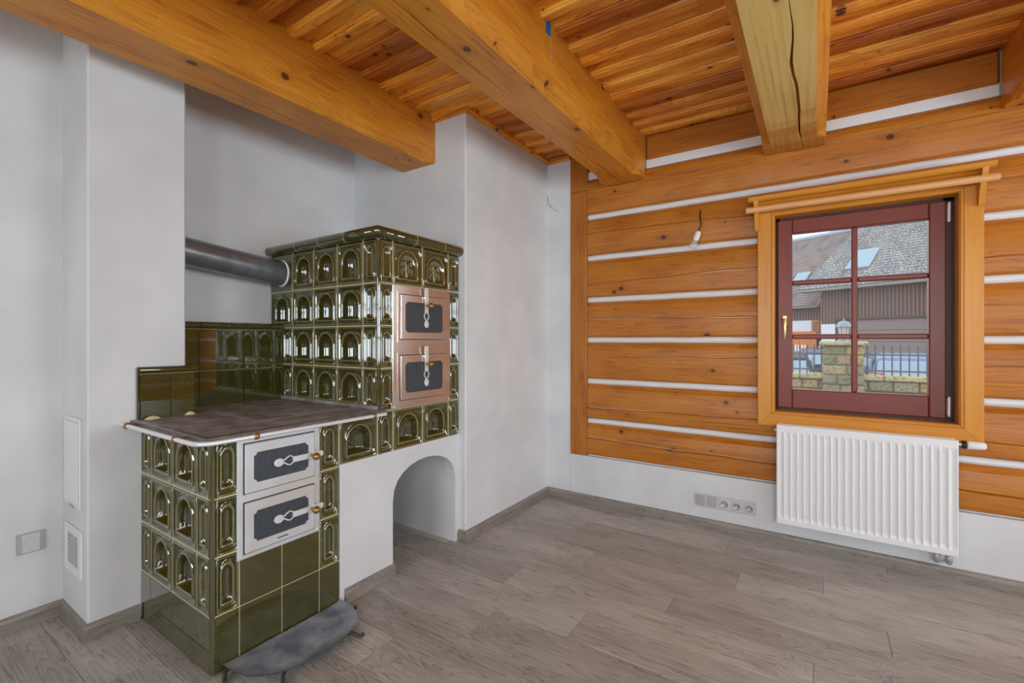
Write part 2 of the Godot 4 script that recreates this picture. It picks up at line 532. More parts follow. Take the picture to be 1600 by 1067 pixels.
func build_shell() -> void:
	# floor of laminate planks that run along the log wall
	var fl := struct("floor", "grey-brown wood-look laminate plank floor", "floor")
	bx("screed", V(-1.3, -0.2, -0.25), V(4.45, -0.012, 5.4), M.mortar, fl)
	var joints := {0: 0.763, 1: 1.31, 2: 0.486, 3: 1.414, 4: 0.70, 5: 1.188, 6: 0.45, 7: 0.90, 8: 0.556, 9: 1.05, 10: 0.32, 11: 0.8, 12: 1.25, 13: -0.33}
	var k := 0
	for r in 28:
		var z0 := -0.07 + r * 0.1915
		var j: float = joints.get(r, 0.2 + fposmod(r * 0.47, 1.28))
		var x := j - 1.283 * 3
		while x < 4.25:
			var a := maxf(x, -1.1)
			var e := minf(x + 1.283, 4.3)
			if e > a + 0.02 and z0 < 5.3:
				bx("plank", V(a + 0.0004, -0.012, maxf(z0, -0.1) + 0.0004), V(e - 0.0004, 0, z0 + 0.1911), M.floor[(k * 7 + r * 2) % 3], fl, 0.0018, 0)
				k += 1
			x += 1.283
	# plaster walls
	var wl := struct("wall_left", "white plastered wall with the switch plate", "wall")
	bx("plaster", V(-1.3, -0.01, -0.25), V(-1.02, 2.66, 5.4), M.plaster, wl)
	var wc := struct("wall_chimney", "white plastered chimney breast between stove and log wall", "wall")
	part("plaster", B.new(1).box(V(-1.03, 0, -0.1), V(0, 2.6, 1.0), 0.006), M.plaster, wc)
	var wp := struct("wall_pillar", "white plastered flue pillar beside the stove", "wall")
	part("plaster", B.new(1).box(V(-1.03, 0, 2.19), V(-0.69, 2.6, 2.535), 0.006), M.plaster, wp)
	# log wall
	var wf := struct("wall_front", "honey coloured log wall with white chinking", "wall")
	var open1 := [1.53, 2.335, 0.775, 1.935]
	var b := B.new(1)
	boxes_around(-0.05, 4.45, 0.0, 2.66, -0.25, -0.03, [open1], b)
	part("core", b, M.chink, wf)
	part("plaster", B.new(1).box(V(-0.02, -0.005, -0.03), V(0.197, 2.62, 0.0)).box(V(0.197, -0.005, -0.03), V(4.22, 0.346, 0.004), 0.004), M.plaster, wf)
	part("corner_post", B.new(1, roll()).box(V(0.199, 0.347, -0.03), V(0.33, 2.30, 0.006), 0.004), M.post, wf)
	part("corner_post", B.new(1, roll()).box(V(0.199, 2.302, -0.03), V(0.335, 2.6, 0.004), 0.003), M.post, wf)
	build_log_wall(wf, Transform3D(), 0.333, 4.2, [open1], 100)
	# upper chinking and the board under the ceiling, between the beams
	for s in [[0.335, 0.47], [0.764, 1.49], [1.777, 2.48], [2.77, 3.47], [3.76, 4.2]]:
		bx("chinking", V(s[0], 2.378, -0.03), V(s[1], 2.436, -0.012), M.chink, wf, 0.003)
		part("ceiling_board_trim", B.new(0, roll()).box(V(s[0], 2.432, -0.03), V(s[1], 2.60, 0.0), 0.014), M.post, wf)
	# wall behind on the right: logs with two windows; rear wall: plaster with two windows
	var wr := struct("wall_right", "log wall with two windows facing the stove", "wall")
	var holes_r := [[0.5, 1.9, 0.8, 2.08], [2.6, 4.2, 0.8, 2.08]]
	b = B.new(1)
	boxes_around(-0.25, 5.4, 0.0, 2.66, -0.25, -0.03, holes_r, b)
	var tr := Transform3D(FR, V(4.2, 0, 0))
	part("core", b, M.chink, wr, tr)
	part("plaster", B.new(1).box(V(0.0, 0, -0.03), V(5.2, 0.346, 0.004), 0.004), M.plaster, wr, tr)
	build_log_wall(wr, tr, 0.01, 5.2, holes_r, 300)
	bx("log", V(4.2, 2.38, 0.0), V(4.24, 2.6, 5.2), M.log, wr, 0.01, 2)
	var wb := struct("wall_back", "white plastered wall with two windows", "wall")
	var holes_b := [[-3.7, -2.3, 0.8, 2.08], [-1.6, -0.2, 0.8, 2.08]]
	b = B.new(1)
	boxes_around(-4.45, 1.3, -0.01, 2.66, -0.25, 0.0, holes_b, b)
	part("plaster", b, M.plaster, wb, Transform3D(FB, V(0, 0, 5.2)))
	n_window("window_2", Transform3D(FR, V(4.2, 0, 0)), holes_r[0])
	n_window("window_3", Transform3D(FR, V(4.2, 0, 0)), holes_r[1])
	n_window("window_4", Transform3D(FB, V(0, 0, 5.2)), holes_b[0])
	n_window("window_5", Transform3D(FB, V(0, 0, 5.2)), holes_b[1])
	# ceiling: slab, boards with moulded ribs in the bays between beams
	var ce := struct("ceiling", "varnished pine board ceiling with moulded ribs", "ceiling")
	bx("slab", V(-1.3, 2.62, -0.25), V(4.45, 2.85, 5.4), M.post, ce)
	k = 0
	for bay in [[-1.03, -0.5], [-0.26, 0.5], [0.75, 1.51], [1.76, 2.5], [2.75, 3.5], [3.74, 4.22]]:
		for r in 40:
			var z0 := -0.02 + r * 0.1325
			if bay[1] < -0.2 and z0 < 0.9:
				continue
			if z0 + 0.1325 > 5.22:
				continue
			var p := P2([0, 2.625, 0.1322, 2.625, 0.1322, 2.592, 0.130, 2.587, 0.125, 2.586, 0.1245, 2.580, 0.121, 2.576, 0.086, 2.576, 0.0825, 2.580, 0.082, 2.586, 0.077, 2.587, 0.075, 2.592, 0.075, 2.598, 0.0, 2.598])
			var t := Transform3D(Basis(V(0, 0, 1), V(0, 1, 0), V(-1, 0, 0)), V(0, 0, z0))
			part("ceiling_board", B.new(0, roll()).prism(p, -bay[1], -bay[0], t), M.ceil[rng.randi() % 5], ce)
			k += 1
	# moulding where walls meet the ceiling
	var cove := P2([0, 2.552, 0.014, 2.552, 0.026, 2.566, 0.028, 2.6, 0, 2.6])
	var tm := struct("trim_1", "pine moulding along the top of the chimney breast", "moulding")
	part("moulding", B.new(2, roll()).sweep(cove, [V(-0.25, 0, 1.0), V(0, 0, 1.0), V(0, 0, 0.0), V(0.2, 0, 0.0)]), M.ceil[1], tm)
	# skirting boards
	var sk := P2([0, 0, 0.016, 0, 0.016, 0.045, 0.012, 0.058, 0.006, 0.064, 0, 0.064])
	for s in [["left", [V(-1.02, 0, 5.2), V(-1.02, 0, 2.535), V(-0.69, 0, 2.535), V(-0.69, 0, 2.367)], "grey laminate skirting wrapping round the flue pillar"], ["stove", [V(-0.052, 0, 1.805), V(-0.052, 0, 1.512)], "short grey laminate skirting on the arched stove base"], ["front", [V(-0.05, 0, 1.0), V(0, 0, 1.0), V(0, 0, 0.004), V(4.2, 0, 0.004)], "grey laminate skirting under the chimney breast and log wall"], ["right", [V(4.196, 0, 0.02), V(4.196, 0, 5.2)], "grey laminate skirting below the log wall with two windows"], ["back", [V(4.18, 0, 5.2), V(-1.0, 0, 5.2)], "grey laminate skirting below the plastered wall with two windows"]]:
		var o := struct("baseboard_" + s[0], s[2], "skirting")
		for i in s[1].size() - 1:
			var along: Vector3 = s[1][i + 1] - s[1][i]
			part("skirting_board", B.new(0 if absf(along.x) > absf(along.z) else 2, roll()).sweep(sk, s[1], false, i, i + 1), M.skirt, o)
	build_beams()

func n_window(called: String, t: Transform3D, h: Array) -> void:
	var w := struct(called, {"window_2": "red-brown window in the log wall, near the corner", "window_3": "wide red-brown window in the log wall", "window_4": "red-brown window in the back wall beside the corner", "window_5": "red-brown window in the middle of the back wall"}[called], "window")
	var b := B.new(1)
	var x0: float = h[0]
	var x1: float = h[1]
	var y0: float = h[2]
	var y1: float = h[3]
	b.box(V(x0, y0, -0.14), V(x1, y0 + 0.08, -0.08), 0.004).box(V(x0, y1 - 0.08, -0.14), V(x1, y1, -0.08), 0.004)
	b.box(V(x0, y0, -0.14), V(x0 + 0.08, y1, -0.08), 0.004).box(V(x1 - 0.08, y0, -0.14), V(x1, y1, -0.08), 0.004)
	part("window_frame", b, M.mahogany, w, t)
	var m := B.new(1)
	var xm := (x0 + x1) / 2
	m.box(V(xm - 0.05, y0 + 0.07, -0.135), V(xm + 0.05, y1 - 0.07, -0.085), 0.004)
	for f in [0.25, 0.75]:
		var xx := lerpf(x0, x1, f)
		m.box(V(xx - 0.014, y0 + 0.07, -0.12), V(xx + 0.014, y1 - 0.07, -0.09), 0.003)
	for f in [1.0 / 3, 2.0 / 3]:
		var yy := lerpf(y0, y1, f)
		m.box(V(x0 + 0.07, yy - 0.014, -0.12), V(x1 - 0.07, yy + 0.014, -0.09), 0.003)
	part("glazing_bars", m, M.mahogany, w, t)
	part("pane", B.new(1).box(V(x0 + 0.06, y0 + 0.06, -0.108), V(x1 - 0.06, y1 - 0.06, -0.104)), M.clear, w, t)
	var c := B.new(0, roll())
	c.box(V(x0 - 0.09, y0 - 0.09, 0.0), V(x1 + 0.09, y0, 0.022), 0.004).box(V(x0 - 0.09, y1, 0.0), V(x1 + 0.09, y1 + 0.09, 0.022), 0.004)
	c.box(V(x0 - 0.09, y0, 0.0), V(x0, y1, 0.022), 0.004).box(V(x1, y0, 0.0), V(x1 + 0.09, y1, 0.022), 0.004)
	part("casing", c, M.casing, w, t)

func beam_mesh(x0: float, x1: float, z0: float, z1: float, cl: float, cr: float, stop: float, crack: float, cw: float, sd: int) -> Array:
	# sides and underside as two builders; both follow the same stations along z
	var side := B.new(2, roll())
	var under := B.new(2, roll())
	var n := FastNoiseLite.new()
	n.seed = sd
	n.frequency = 0.9
	var ls := [[], [], []]
	var rs := [[], [], []]
	var us := [[], [], [], [], []]
	var zs := [z0, z0 + stop, z0 + stop + 0.05]
	while zs[-1] < z1:
		zs.append(minf(zs[-1] + 0.09, z1))
	for i in zs.size():
		var z: float = zs[i]
		var a := 0.003 if i < 2 else cl
		var c := 0.003 if i < 2 else cr
		var wob := 0.004 * n.get_noise_1d(z)
		var yb := 2.302 + wob
		var xc := lerpf(x0, x1, crack) + 0.03 * n.get_noise_1d(z * 0.8 + 20.0) + 0.008 * n.get_noise_1d(z * 5.0)
		var w: float = cw * clampf(0.5 + 1.2 * n.get_noise_1d(z * 1.1 + 55.0), 0.1, 1.0)
		ls[0].append(V(x0, 2.62, z))
		ls[1].append(V(x0, yb + a, z))
		ls[2].append(V(x0 + a, yb, z))
		rs[0].append(V(x1 - c, yb, z))
		rs[1].append(V(x1, yb + c, z))
		rs[2].append(V(x1, 2.62, z))
		var ux := [x0 + a, xc - w, xc, xc + w * 0.8, x1 - c]
		for k in 5:
			us[k].append(V(ux[k], yb + (0.035 if k == 2 else 0.0), z))
	for g in [ls, rs]:
		side.grid([g[0], g[1], g[2]])
	return [side, us, under, n]

func build_beams() -> void:
	var spec := [
		[-0.53, -0.244, 1.0, 0.006, 0.04, 0.02, 0.3, 0.004, "broad varnished ceiling beam that ends at the chimney breast"],
		[0.47, 0.763, 0.0, 0.04, 0.045, 0.1, 0.4, 0.005, "broad varnished ceiling beam with blue tape on its side"],
		[1.482, 1.786, 0.0, 0.042, 0.042, 0.12, 0.6, 0.009, "ceiling beam with a pale bare underside split by a long crack"],
		[2.482, 2.772, 0.0, 0.03, 0.03, 0.06, 0.5, 0.004, "varnished ceiling beam just beyond the window"],
		[3.47, 3.76, 0.0, 0.03, 0.03, 0.06, 0.5, 0.004, "varnished ceiling beam next to the log wall with two windows"]]
	for i in spec.size():
		var s: Array = spec[i]
		var o := thing("ceiling_beam", s[8], "beam", Transform3D(), "", "structure")
		var r := beam_mesh(s[0], s[1], s[2], 5.2, s[3], s[4], s[5], s[6], s[7], 400 + i * 11)
		part("sides", r[0], M.beam, o)
		var u: B = r[2]
		if i == 2:      # bare wood with the orange varnish wiped unevenly over the end at the wall
			var n: FastNoiseLite = r[3]
			for k in 4:
				for q in r[1][k].size() - 1:
					var z: float = r[1][k][q].z
					var bare := clampf((z - 0.16) * 4.0 + 1.2 * n.get_noise_2d(k * 31.0, z * 9.0), 0.0, 1.0)
					u.col = Color(0.66, 0.32, 0.08).lerp(Color(0.84, 0.68, 0.34), bare)
					u.quad(r[1][k][q], r[1][k][q + 1], r[1][k + 1][q + 1], r[1][k + 1][q])
			part("underside", u, M.bare, o)
		else:
			u.grid(r[1])
			part("underside", u, M.beam, o)

# ---------------------------------------------------------------- the tiled stove
const GLAZE := Color(0.070, 0.067, 0.019)      # linear: olive glaze
const RIM := Color(0.20, 0.19, 0.07)           # the same glaze where it runs thin over pressed edges

func rect_ring(w: float, h: float, o: float, z: float) -> Array:
	var a := w / 2 - o
	var c := h / 2 - o
	var r := []
	for k in 4:
		r.append(V(lerpf(-a, a, k / 4.0), -c, z))
	for k in 5:
		r.append(V(a, lerpf(-c, c, k / 5.0), z))
	for k in 12:
		r.append(V(lerpf(a, -a, k / 12.0), c, z))
	for k in 5:
		r.append(V(-a, lerpf(c, -c, k / 5.0), z))
	return r

func arch_ring(hw: float, y0: float, y1: float, o: float, z: float, squash := 1.0, lift := 0.0) -> Array:
	var a := hw - o
	var b := y0 + o + lift
	var r := []
	for k in 4:
		r.append(V(lerpf(-a, a, k / 4.0), b, z))
	for k in 5:
		r.append(V(a, lerpf(b, maxf(y1, b + 0.001), k / 5.0), z))
	for k in 12:
		var an := PI * k / 12.0
		r.append(V(a * cos(an), maxf(y1, b + 0.001) + a * squash * sin(an), z))
	for k in 5:
		r.append(V(-a, lerpf(maxf(y1, b + 0.001), b, k / 5.0), z))
	return r

func tile_mesh(w: float, h: float, kind: String) -> ArrayMesh:
	var b := B.new(0).soft()
	var hw := 0.066 if kind != "narrow" else 0.02
	var y0 := -h / 2 + 0.034
	var y1 := h / 2 - 0.034 - hw * (1.0 if kind != "narrow" else 1.5)
	var sq := 1.0 if kind != "narrow" else 1.5
	var e := 1.0 if kind != "narrow" else 0.8
	var r := [rect_ring(w, h, 0.0, -0.012), rect_ring(w, h, 0.0015, -0.003), rect_ring(w, h, 0.005, 0.0), rect_ring(w, h, 0.011 * e, 0.0), rect_ring(w, h, 0.016 * e, -0.006), rect_ring(w, h, 0.021 * e, -0.009)]
	var c := [GLAZE, GLAZE, RIM, GLAZE, GLAZE]
	r.append(arch_ring(hw, y0, y1, -0.011 * e, -0.011, sq))
	r.append(arch_ring(hw, y0, y1, -0.007 * e, -0.002, sq))
	r.append(arch_ring(hw, y0, y1, -0.002, 0.001, sq))
	r.append(arch_ring(hw, y0, y1, 0.003 * e, -0.003, sq))
	c.append_array([GLAZE, GLAZE, RIM, RIM])
	if kind == "niche":
		for q in [[0.005, -0.010, -0.003], [0.007, -0.022, -0.003], [0.011, -0.034, -0.004], [0.018, -0.045, -0.009], [0.029, -0.053, -0.018], [0.045, -0.058, -0.031], [0.0655, -0.06, -0.049]]:
			r.append(arch_ring(hw, y0, y1 - q[0] * 0.35, q[0], q[1], sq, q[2]))
			c.append(GLAZE)
	elif kind == "flower":
		for q in [[0.007, -0.012, 0.0], [0.012, -0.016, 0.0], [0.03, -0.018, 0.0], [0.065, -0.018, 0.0]]:
			r.append(arch_ring(hw, y0, y1, q[0], q[1], sq, q[2]))
			c.append(GLAZE)
	else:
		for q in [[0.005, -0.008, 0.0], [0.008, -0.014, 0.0], [0.013, -0.017, 0.0], [0.0192, -0.017, 0.0]]:
			r.append(arch_ring(hw, y0, y1, q[0], q[1], sq, q[2]))
			c.append(GLAZE)
	b.rings(r, c)
	b.col = GLAZE
	b.out(r[-1].duplicate(), V(0, 0, -1))
	return b.done()

func plain_tile(w: float, h: float) -> ArrayMesh:
	var b := B.new(0)
	b.col = GLAZE
	return b.box(V(-w / 2, -h / 2, -0.012), V(w / 2, h / 2, 0), 0.0022).done()

func corner_bead(h: float) -> ArrayMesh:      # rounded outer edge of a corner tile; local z of the face = 0, runs up
	var b := B.new(1).soft()
	b.col = GLAZE
	var lo := []
	var hi := []
	for k in 7:
		var a := PI / 2 * k / 6.0
		lo.append(V(-0.014 + 0.014 * cos(PI / 2 - a), -h / 2 + 0.001, -0.014 + 0.014 * sin(PI / 2 - a)))
		hi.append(V(lo[-1].x, h / 2 - 0.001, lo[-1].z))
	b.grid([lo, hi])
	return b.done()

var tile_cache := {}
var tile_n := 0
func put_tile(root: Node3D, t: Transform3D, a0: float, a1: float, y0: float, y1: float, kind: String) -> void:
	# a0..a1 along the face's own x axis
	var g := 0.0013
	var w := snappedf(absf(a1 - a0) - 2 * g, 0.0005)
	var h := snappedf(y1 - y0 - 2 * g, 0.0005)
	var key := "%s %.4f %.4f" % [kind, w, h]
	if not tile_cache.has(key):
		tile_cache[key] = plain_tile(w, h) if kind == "plain" else tile_mesh(w, h, kind)
	tile_n += 1
	var o := inst("tile" if kind == "plain" else ("niche_tile" if kind == "niche" else ("narrow_tile" if kind == "narrow" else "flower_tile")), tile_cache[key], M.tile[(tile_n * 7 / 3) % 3], root, t * Transform3D(Basis(), V((a0 + a1) / 2, (y0 + y1) / 2, 0)))
	if kind == "flower":
		var f := B.new(0).soft()
		f.col = RIM
		var q := Transform3D(Basis(), V(0, 0.0, -0.018))
		for s in [[-0.026, -0.02], [0.0, -0.045], [0.026, -0.02], [-0.012, 0.02], [0.016, 0.012]]:
			f.tube([q * V(0, -0.07, 0.0), q * V(s[0] * 0.4, (s[1] - 0.07) * 0.5, 0.004), q * V(s[0], s[1], 0.004)], [0.004, 0.003, 0.003], 6)
		for s in [[-0.03, 0.005, 0.015], [0.004, 0.04, 0.016], [0.032, 0.008, 0.014], [0.0, -0.005, 0.013], [-0.02, 0.035, 0.011], [0.03, 0.036, 0.011], [-0.034, -0.03, 0.012], [0.034, -0.03, 0.012]]:
			for k in 6:
				var a: float = TAU * k / 6 + s[0] * 20
				var ct := q * V(s[0] + cos(a) * s[2] * 0.6, s[1] + sin(a) * s[2] * 0.6, 0.002)
				f.lathe([[s[2] * 0.42, -0.003], [s[2] * 0.36, 0.004], [s[2] * 0.18, 0.007], [0.0, 0.008]], 7, Transform3D(Basis(V(1, 0, 0), PI / 2), ct))
			f.lathe([[s[2] * 0.3, 0.0], [s[2] * 0.25, 0.009], [0.0, 0.012]], 7, Transform3D(Basis(V(1, 0, 0), PI / 2), q * V(s[0], s[1], 0.0)))
		for s in [[-0.04, -0.055, 2.4], [0.04, -0.055, 0.7], [-0.012, -0.03, 2.0], [0.014, -0.035, 1.0]]:
			var lf := P2([0, 0, 0.01, 0.006, 0.022, 0.005, 0.03, 0, 0.022, -0.005, 0.01, -0.006])
			f.flat().prism(lf, 0.0, 0.005, q * Transform3D(Basis(V(0, 0, 1), s[2]), V(s[0] * 0.6, s[1], 0)))
			f.soft()
		inst("flower_relief", f.done(), M.tile[0], o)

func build_stove() -> void:
	var s := thing("tiled_stove", "built-in cooking stove clad in glossy olive green tiles with steel doors", "stove", Transform3D())
	var X := -0.05      # face that carries the doors
	var fx := Transform3D(FX, V(X, 0, 0))        # own x = -z
	var zc := 2.36      # end of the cooker
	var zo := 1.612     # end of the oven tower
	var fc := Transform3D(Basis(), V(0, 0, zc))
	var fo := Transform3D(Basis(), V(0, 0, zo))
	var crow := [0.0, 0.205, 0.417, 0.628, 0.838]
	var orow := [0.632, 0.845, 1.058, 1.271, 1.484, 1.700]
	# brick core and the white base with its arched wood niche
	var core := B.new(1)
	core.box(V(-0.69, 0.0, 1.83), V(X - 0.062, 0.83, zc - 0.062)).box(V(-1.015, 0.66, 1.0), V(X - 0.062, 1.70, zo - 0.062)).box(V(-1.0, 0.0, 1.62), V(-0.69, 0.83, 2.19)).box(V(-0.7, 0.64, 1.5), V(X - 0.062, 0.83, 1.9))
	part("masonry_core", core, M.mortar, s)
	var arch := [1.0, 0.0, 1.035, 0.0, 1.035, 0.34]
	for k in 13:
		var a := PI * k / 12.0
		arch.append_array([1.276 - 0.241 * cos(a), 0.37 + 0.185 * pow(sin(a), 0.8)])
	arch.append_array([1.517, 0.34, 1.517, 0.0, 1.83, 0.0, 1.83, 0.642, 1.0, 0.642])
	var zx := Transform3D(Basis(V(0, 0, 1), V(0, 1, 0), V(-1, 0, 0)), Vector3.ZERO)   # (z, y, -x)
	part("arched_base", B.new(1).prism(P2(arch), 0.052, 0.11, zx), M.plaster, s)
	var back := B.new(1)
	back.box(V(-1.015, 0.56, 1.0), V(-0.1, 0.64, 1.62)).box(V(-1.015, 0.0, 1.52), V(-0.1, 0.6, 1.83))
	back.box(V(-1.015, 0.0, 0.998), V(-0.1, 0.6, 1.0345))
	part("niche_lining", back, M.plaster, s)
	# tiles on the cooker's end
	var cx := [-0.69, -0.585, -0.375, -0.165, -0.064]
	for r in 4:
		for c in 4:
			put_tile(s, fc, cx[c], cx[c + 1], crow[r], crow[r + 1], "plain" if r == 0 else ("narrow" if c in [0, 3] else "niche"))
	# cooker, door side: own x = -z
	var cz := [-2.346, -2.262, -2.098, -1.932, -1.832]
	for r in 4:
		put_tile(s, fx, cz[0], cz[1], crow[r], crow[r + 1], "plain" if r == 0 else "narrow")
		put_tile(s, fx, cz[3], cz[4], crow[r], crow[r + 1], "plain" if r == 0 else "narrow")
		if r < 2:
			put_tile(s, fx, cz[1], cz[2], crow[r], crow[r + 1], "plain")
			put_tile(s, fx, cz[2], cz[3], crow[r], crow[r + 1], "plain")
	for r in 4:
		inst("corner_edge", corner_bead(crow[r + 1] - crow[r]), M.tile[r % 3], s, Transform3D(Basis(), V(X, (crow[r] + crow[r + 1]) / 2, zc)))
	# oven tower, door side
	var oz := [-1.598, -1.515, -1.305, -1.095, -1.002]
	put_tile(s, fx, -1.832, -1.615, orow[0], orow[1] - 0.01, "niche")
	for r in 5:
		put_tile(s, fx, oz[0] if r > 0 else -1.615, oz[1], orow[r], orow[r + 1], "narrow")
		put_tile(s, fx, oz[3], oz[4], orow[r], orow[r + 1], "narrow")
		if r in [0, 4]:
			for c in [1, 2]:
				put_tile(s, fx, oz[c], oz[c + 1], orow[r], orow[r + 1], "niche" if r == 0 else "flower")
	# oven tower, end towards the cooktop
	var ox := [-0.895, -0.792, -0.585, -0.377, -0.168, -0.064]
	for r in range(1, 5):
		for c in range(1, 5):
			put_tile(s, fo, ox[c], ox[c + 1], orow[r], orow[r + 1], "narrow" if c == 4 else "niche")
		if r < 3:
			put_tile(s, fo, ox[0], ox[1], orow[r], orow[r + 1], "narrow")
	put_tile(s, fo, -1.018, ox[1], orow[3], orow[4], "niche")
	put_tile(s, fo, -1.018, ox[1], orow[4], orow[5], "plain")
	for r in range(1, 5):
		inst("corner_edge", corner_bead(orow[r + 1] - orow[r]), M.tile[r % 3], s, Transform3D(Basis(), V(X, (orow[r] + orow[r + 1]) / 2, zo)))
	# grout behind the joints
	var gr := B.new(0)
	for y in crow.slice(1, 4):
		gr.box(V(-0.69, y - 0.003, zc - 0.02), V(-0.062, y + 0.003, zc - 0.0022))
	for x in cx.slice(1, 4):
		gr.box(V(x - 0.003, 0, zc - 0.02), V(x + 0.003, 0.838, zc - 0.0026))
	for y in crow.slice(1, 4):
		gr.box(V(X - 0.02, y - 0.003, 1.832), V(X - 0.0022, y + 0.003, 2.348))
	for z in cz.slice(1, 4):
		gr.box(V(X - 0.02, 0, -z - 0.003), V(X - 0.0026, 0.838 if z < -2.2 or z > -2.0 else 0.41, -z + 0.003))
	for y in orow.slice(0, 5):
		gr.box(V(X - 0.02, y - 0.003, 1.0), V(X - 0.0022, y + 0.003, 1.6 if y > 0.9 else 1.83))
	for z in [-1.832, -1.615, -1.515, -1.305, -1.095]:
		gr.box(V(X - 0.02, orow[0], -z - 0.003), V(X - 0.0026, 1.7 if z > -1.6 else 0.84, -z + 0.003))
	for y in orow.slice(1, 5):
		gr.box(V(-1.018, y - 0.003, zo - 0.02), V(-0.062, y + 0.003, zo - 0.0022))
	for x in ox.slice(1, 5):
		gr.box(V(x - 0.003, 0.845, zo - 0.02), V(x + 0.003, 1.7, zo - 0.0026))
	part("grout", gr, M.grout, s)
	# half-round crown in short lengths with mortar between
	var pr := []
	for k in 11:
		var a := -PI / 2 + PI * k / 10.0
		pr.append_array([0.006 + 0.03 * cos(a), 1.730 + 0.031 * sin(a)])
	var crown := P2([-0.05, 1.699] + pr + [-0.05, 1.761])
	var runs := [[V(-1.018, 0, zo), V(-0.925, 0, zo)], [V(-0.922, 0, zo), V(-0.72, 0, zo)], [V(-0.717, 0, zo), V(-0.50, 0, zo)], [V(-0.497, 0, zo), V(-0.28, 0, zo)], [V(-0.277, 0, zo), V(X, 0, zo), V(X, 0, 1.38)], [V(X, 0, 1.377), V(X, 0, 1.16)], [V(X, 0, 1.157), V(X, 0, 1.0)]]
	for k in runs.size():
		var b := B.new(0)
		b.col = GLAZE
		part("crown_tile", b.sweep(crown, runs[k], true), M.tile[k % 3], s)
		if k > 0:
			var p: Vector3 = runs[k][0]
			var d: Vector3 = (runs[k][1] - runs[k][0]).normalized()
			var seam := P2([-0.05, 1.700] + pr.slice(0) + [-0.05, 1.7612])
			part("crown_joint", B.new(0).sweep(seam, [p - d * 0.004, p + d * 0.001]), M.grout, s)
	part("crown_fill", B.new(0).box(V(-1.016, 1.69, 1.0), V(X - 0.03, 1.752, zo - 0.03)), M.mortar, s)
	# smooth splashback behind the cooktop and its lower return on the flue pillar
	var fs := Transform3D(FX, V(-0.885, 0, 0))
	part("splashback_core", B.new(1).box(V(-1.018, 0.82, zo - 0.05), V(-0.9, 1.285, 2.19)).box(V(-0.69, 0.83, 2.16), V(-0.684, 1.06, 2.372)), M.grout, s)
	for y in [[0.848, 1.040], [1.040, 1.256]]:
		for z in [[-2.19, -2.056], [-2.056, -1.836], [-1.836, -1.615]]:
			put_tile(s, fs, z[0], z[1], y[0], y[1], "plain")
	var cap := P2([-0.1, 1.258, 0.004, 1.258, 0.014, 1.262, 0.019, 1.272, 0.019, 1.282, 0.012, 1.291, 0.0, 1.294, -0.1, 1.294])
	for z in [[2.19, 2.057], [2.054, 1.837], [1.834, 1.615]]:
		var b := B.new(0)
		b.col = GLAZE
		part("splashback_cap", b.sweep(cap, [V(-0.885, 0, z[0]), V(-0.885, 0, z[1])], true), M.tile[0], s)
	var fp := Transform3D(FX, V(-0.672, 0, 0))
	for z in [[-2.368, -2.254], [-2.254, -2.158]]:
		put_tile(s, fp, z[0], z[1], 0.852, 1.052, "plain")
	var b2 := B.new(0)
	b2.col = GLAZE
	part("splashback_cap", b2.sweep(P2([-0.016, 1.054, 0.004, 1.054, 0.014, 1.060, 0.016, 1.070, 0.012, 1.080, 0.0, 1.084, -0.016, 1.084]), [V(-0.672, 0, 2.372), V(-0.672, 0, 2.148)], true), M.tile[1], s)
	var b3 := B.new(0)
	b3.col = GLAZE
	part("splashback_edge", b3.box(V(-0.689, 0.85, 2.369), V(-0.672, 1.083, 2.378), 0.003), M.tile[1], s)
	# cast iron cooktop: L-shaped round the pillar, bright milled edge
	var top := P2([-0.884, 1.616, -0.012, 1.616, -0.012, 2.392, -0.689, 2.392, -0.689, 2.257, -0.13, 2.257, -0.13, 2.249, -0.689, 2.249, -0.689, 2.188, -0.884, 2.188])
	var flat_t := Transform3D(Basis(V(1, 0, 0), V(0, 0, 1), V(0, -1, 0)), Vector3.ZERO)
	var ct := part("cooktop", B.new(0).prism(top, -0.857, -0.842, flat_t), M.iron, s)
	part("hob_ring", B.new(0).box(V(-0.62, 0.8572, 1.74), V(-0.22, 0.8588, 2.10), 0.0012), M.iron, ct)
	part("cooktop_edge", B.new(0).sweep(P2([0, 0.836, 0.006, 0.836, 0.006, 0.857, 0.003, 0.8595, -0.016, 0.8595, -0.016, 0.856, 0, 0.856]), [V(-0.689, 0, 2.392), V(-0.012, 0, 2.392), V(-0.012, 0, 1.60)]), M.ironedge, ct)
	part("rear_flange", B.new(0).box(V(-0.884, 0.857, 1.612), V(-0.05, 0.876, 1.628), 0.003), M.iron, ct)
	# towel rail round the cooktop on brass brackets
	var rail := [V(-0.70, 0.846, 2.428), V(-0.4, 0.846, 2.428), V(-0.03, 0.846, 2.428)]
	for k in 6:
		var a := PI / 2 * (k + 1) / 6.0
		rail.append(V(-0.03 + 0.055 * sin(a), 0.846, 2.373 + 0.055 * cos(a)))
	rail.append_array([V(0.025, 0.846, 2.0), V(0.025, 0.846, 1.63)])
	var ra := part("towel_rail", B.new(0).soft().tube(rail, 0.0085, 12), M.chrome, s)
	for p in [[V(-0.62, 0.846, 2.428), V(0, 0, -1)], [V(-0.16, 0.846, 2.428), V(0, 0, -1)], [V(0.025, 0.846, 2.24), V(-1, 0, 0)], [V(0.025, 0.846, 1.70), V(-1, 0, 0)]]:
		var bb := B.new(0).soft()
		bb.tube([p[0], p[0] + p[1] * 0.045], [0.005, 0.005], 8)
		for ax in 1:
			bb.lathe([[0.0, -0.013], [0.009, -0.011], [0.0135, 0.0], [0.009, 0.011], [0.0, 0.013]], 12, Transform3D(Basis(), p[0]))
		part("brass_bracket", bb, M.brass, ra)
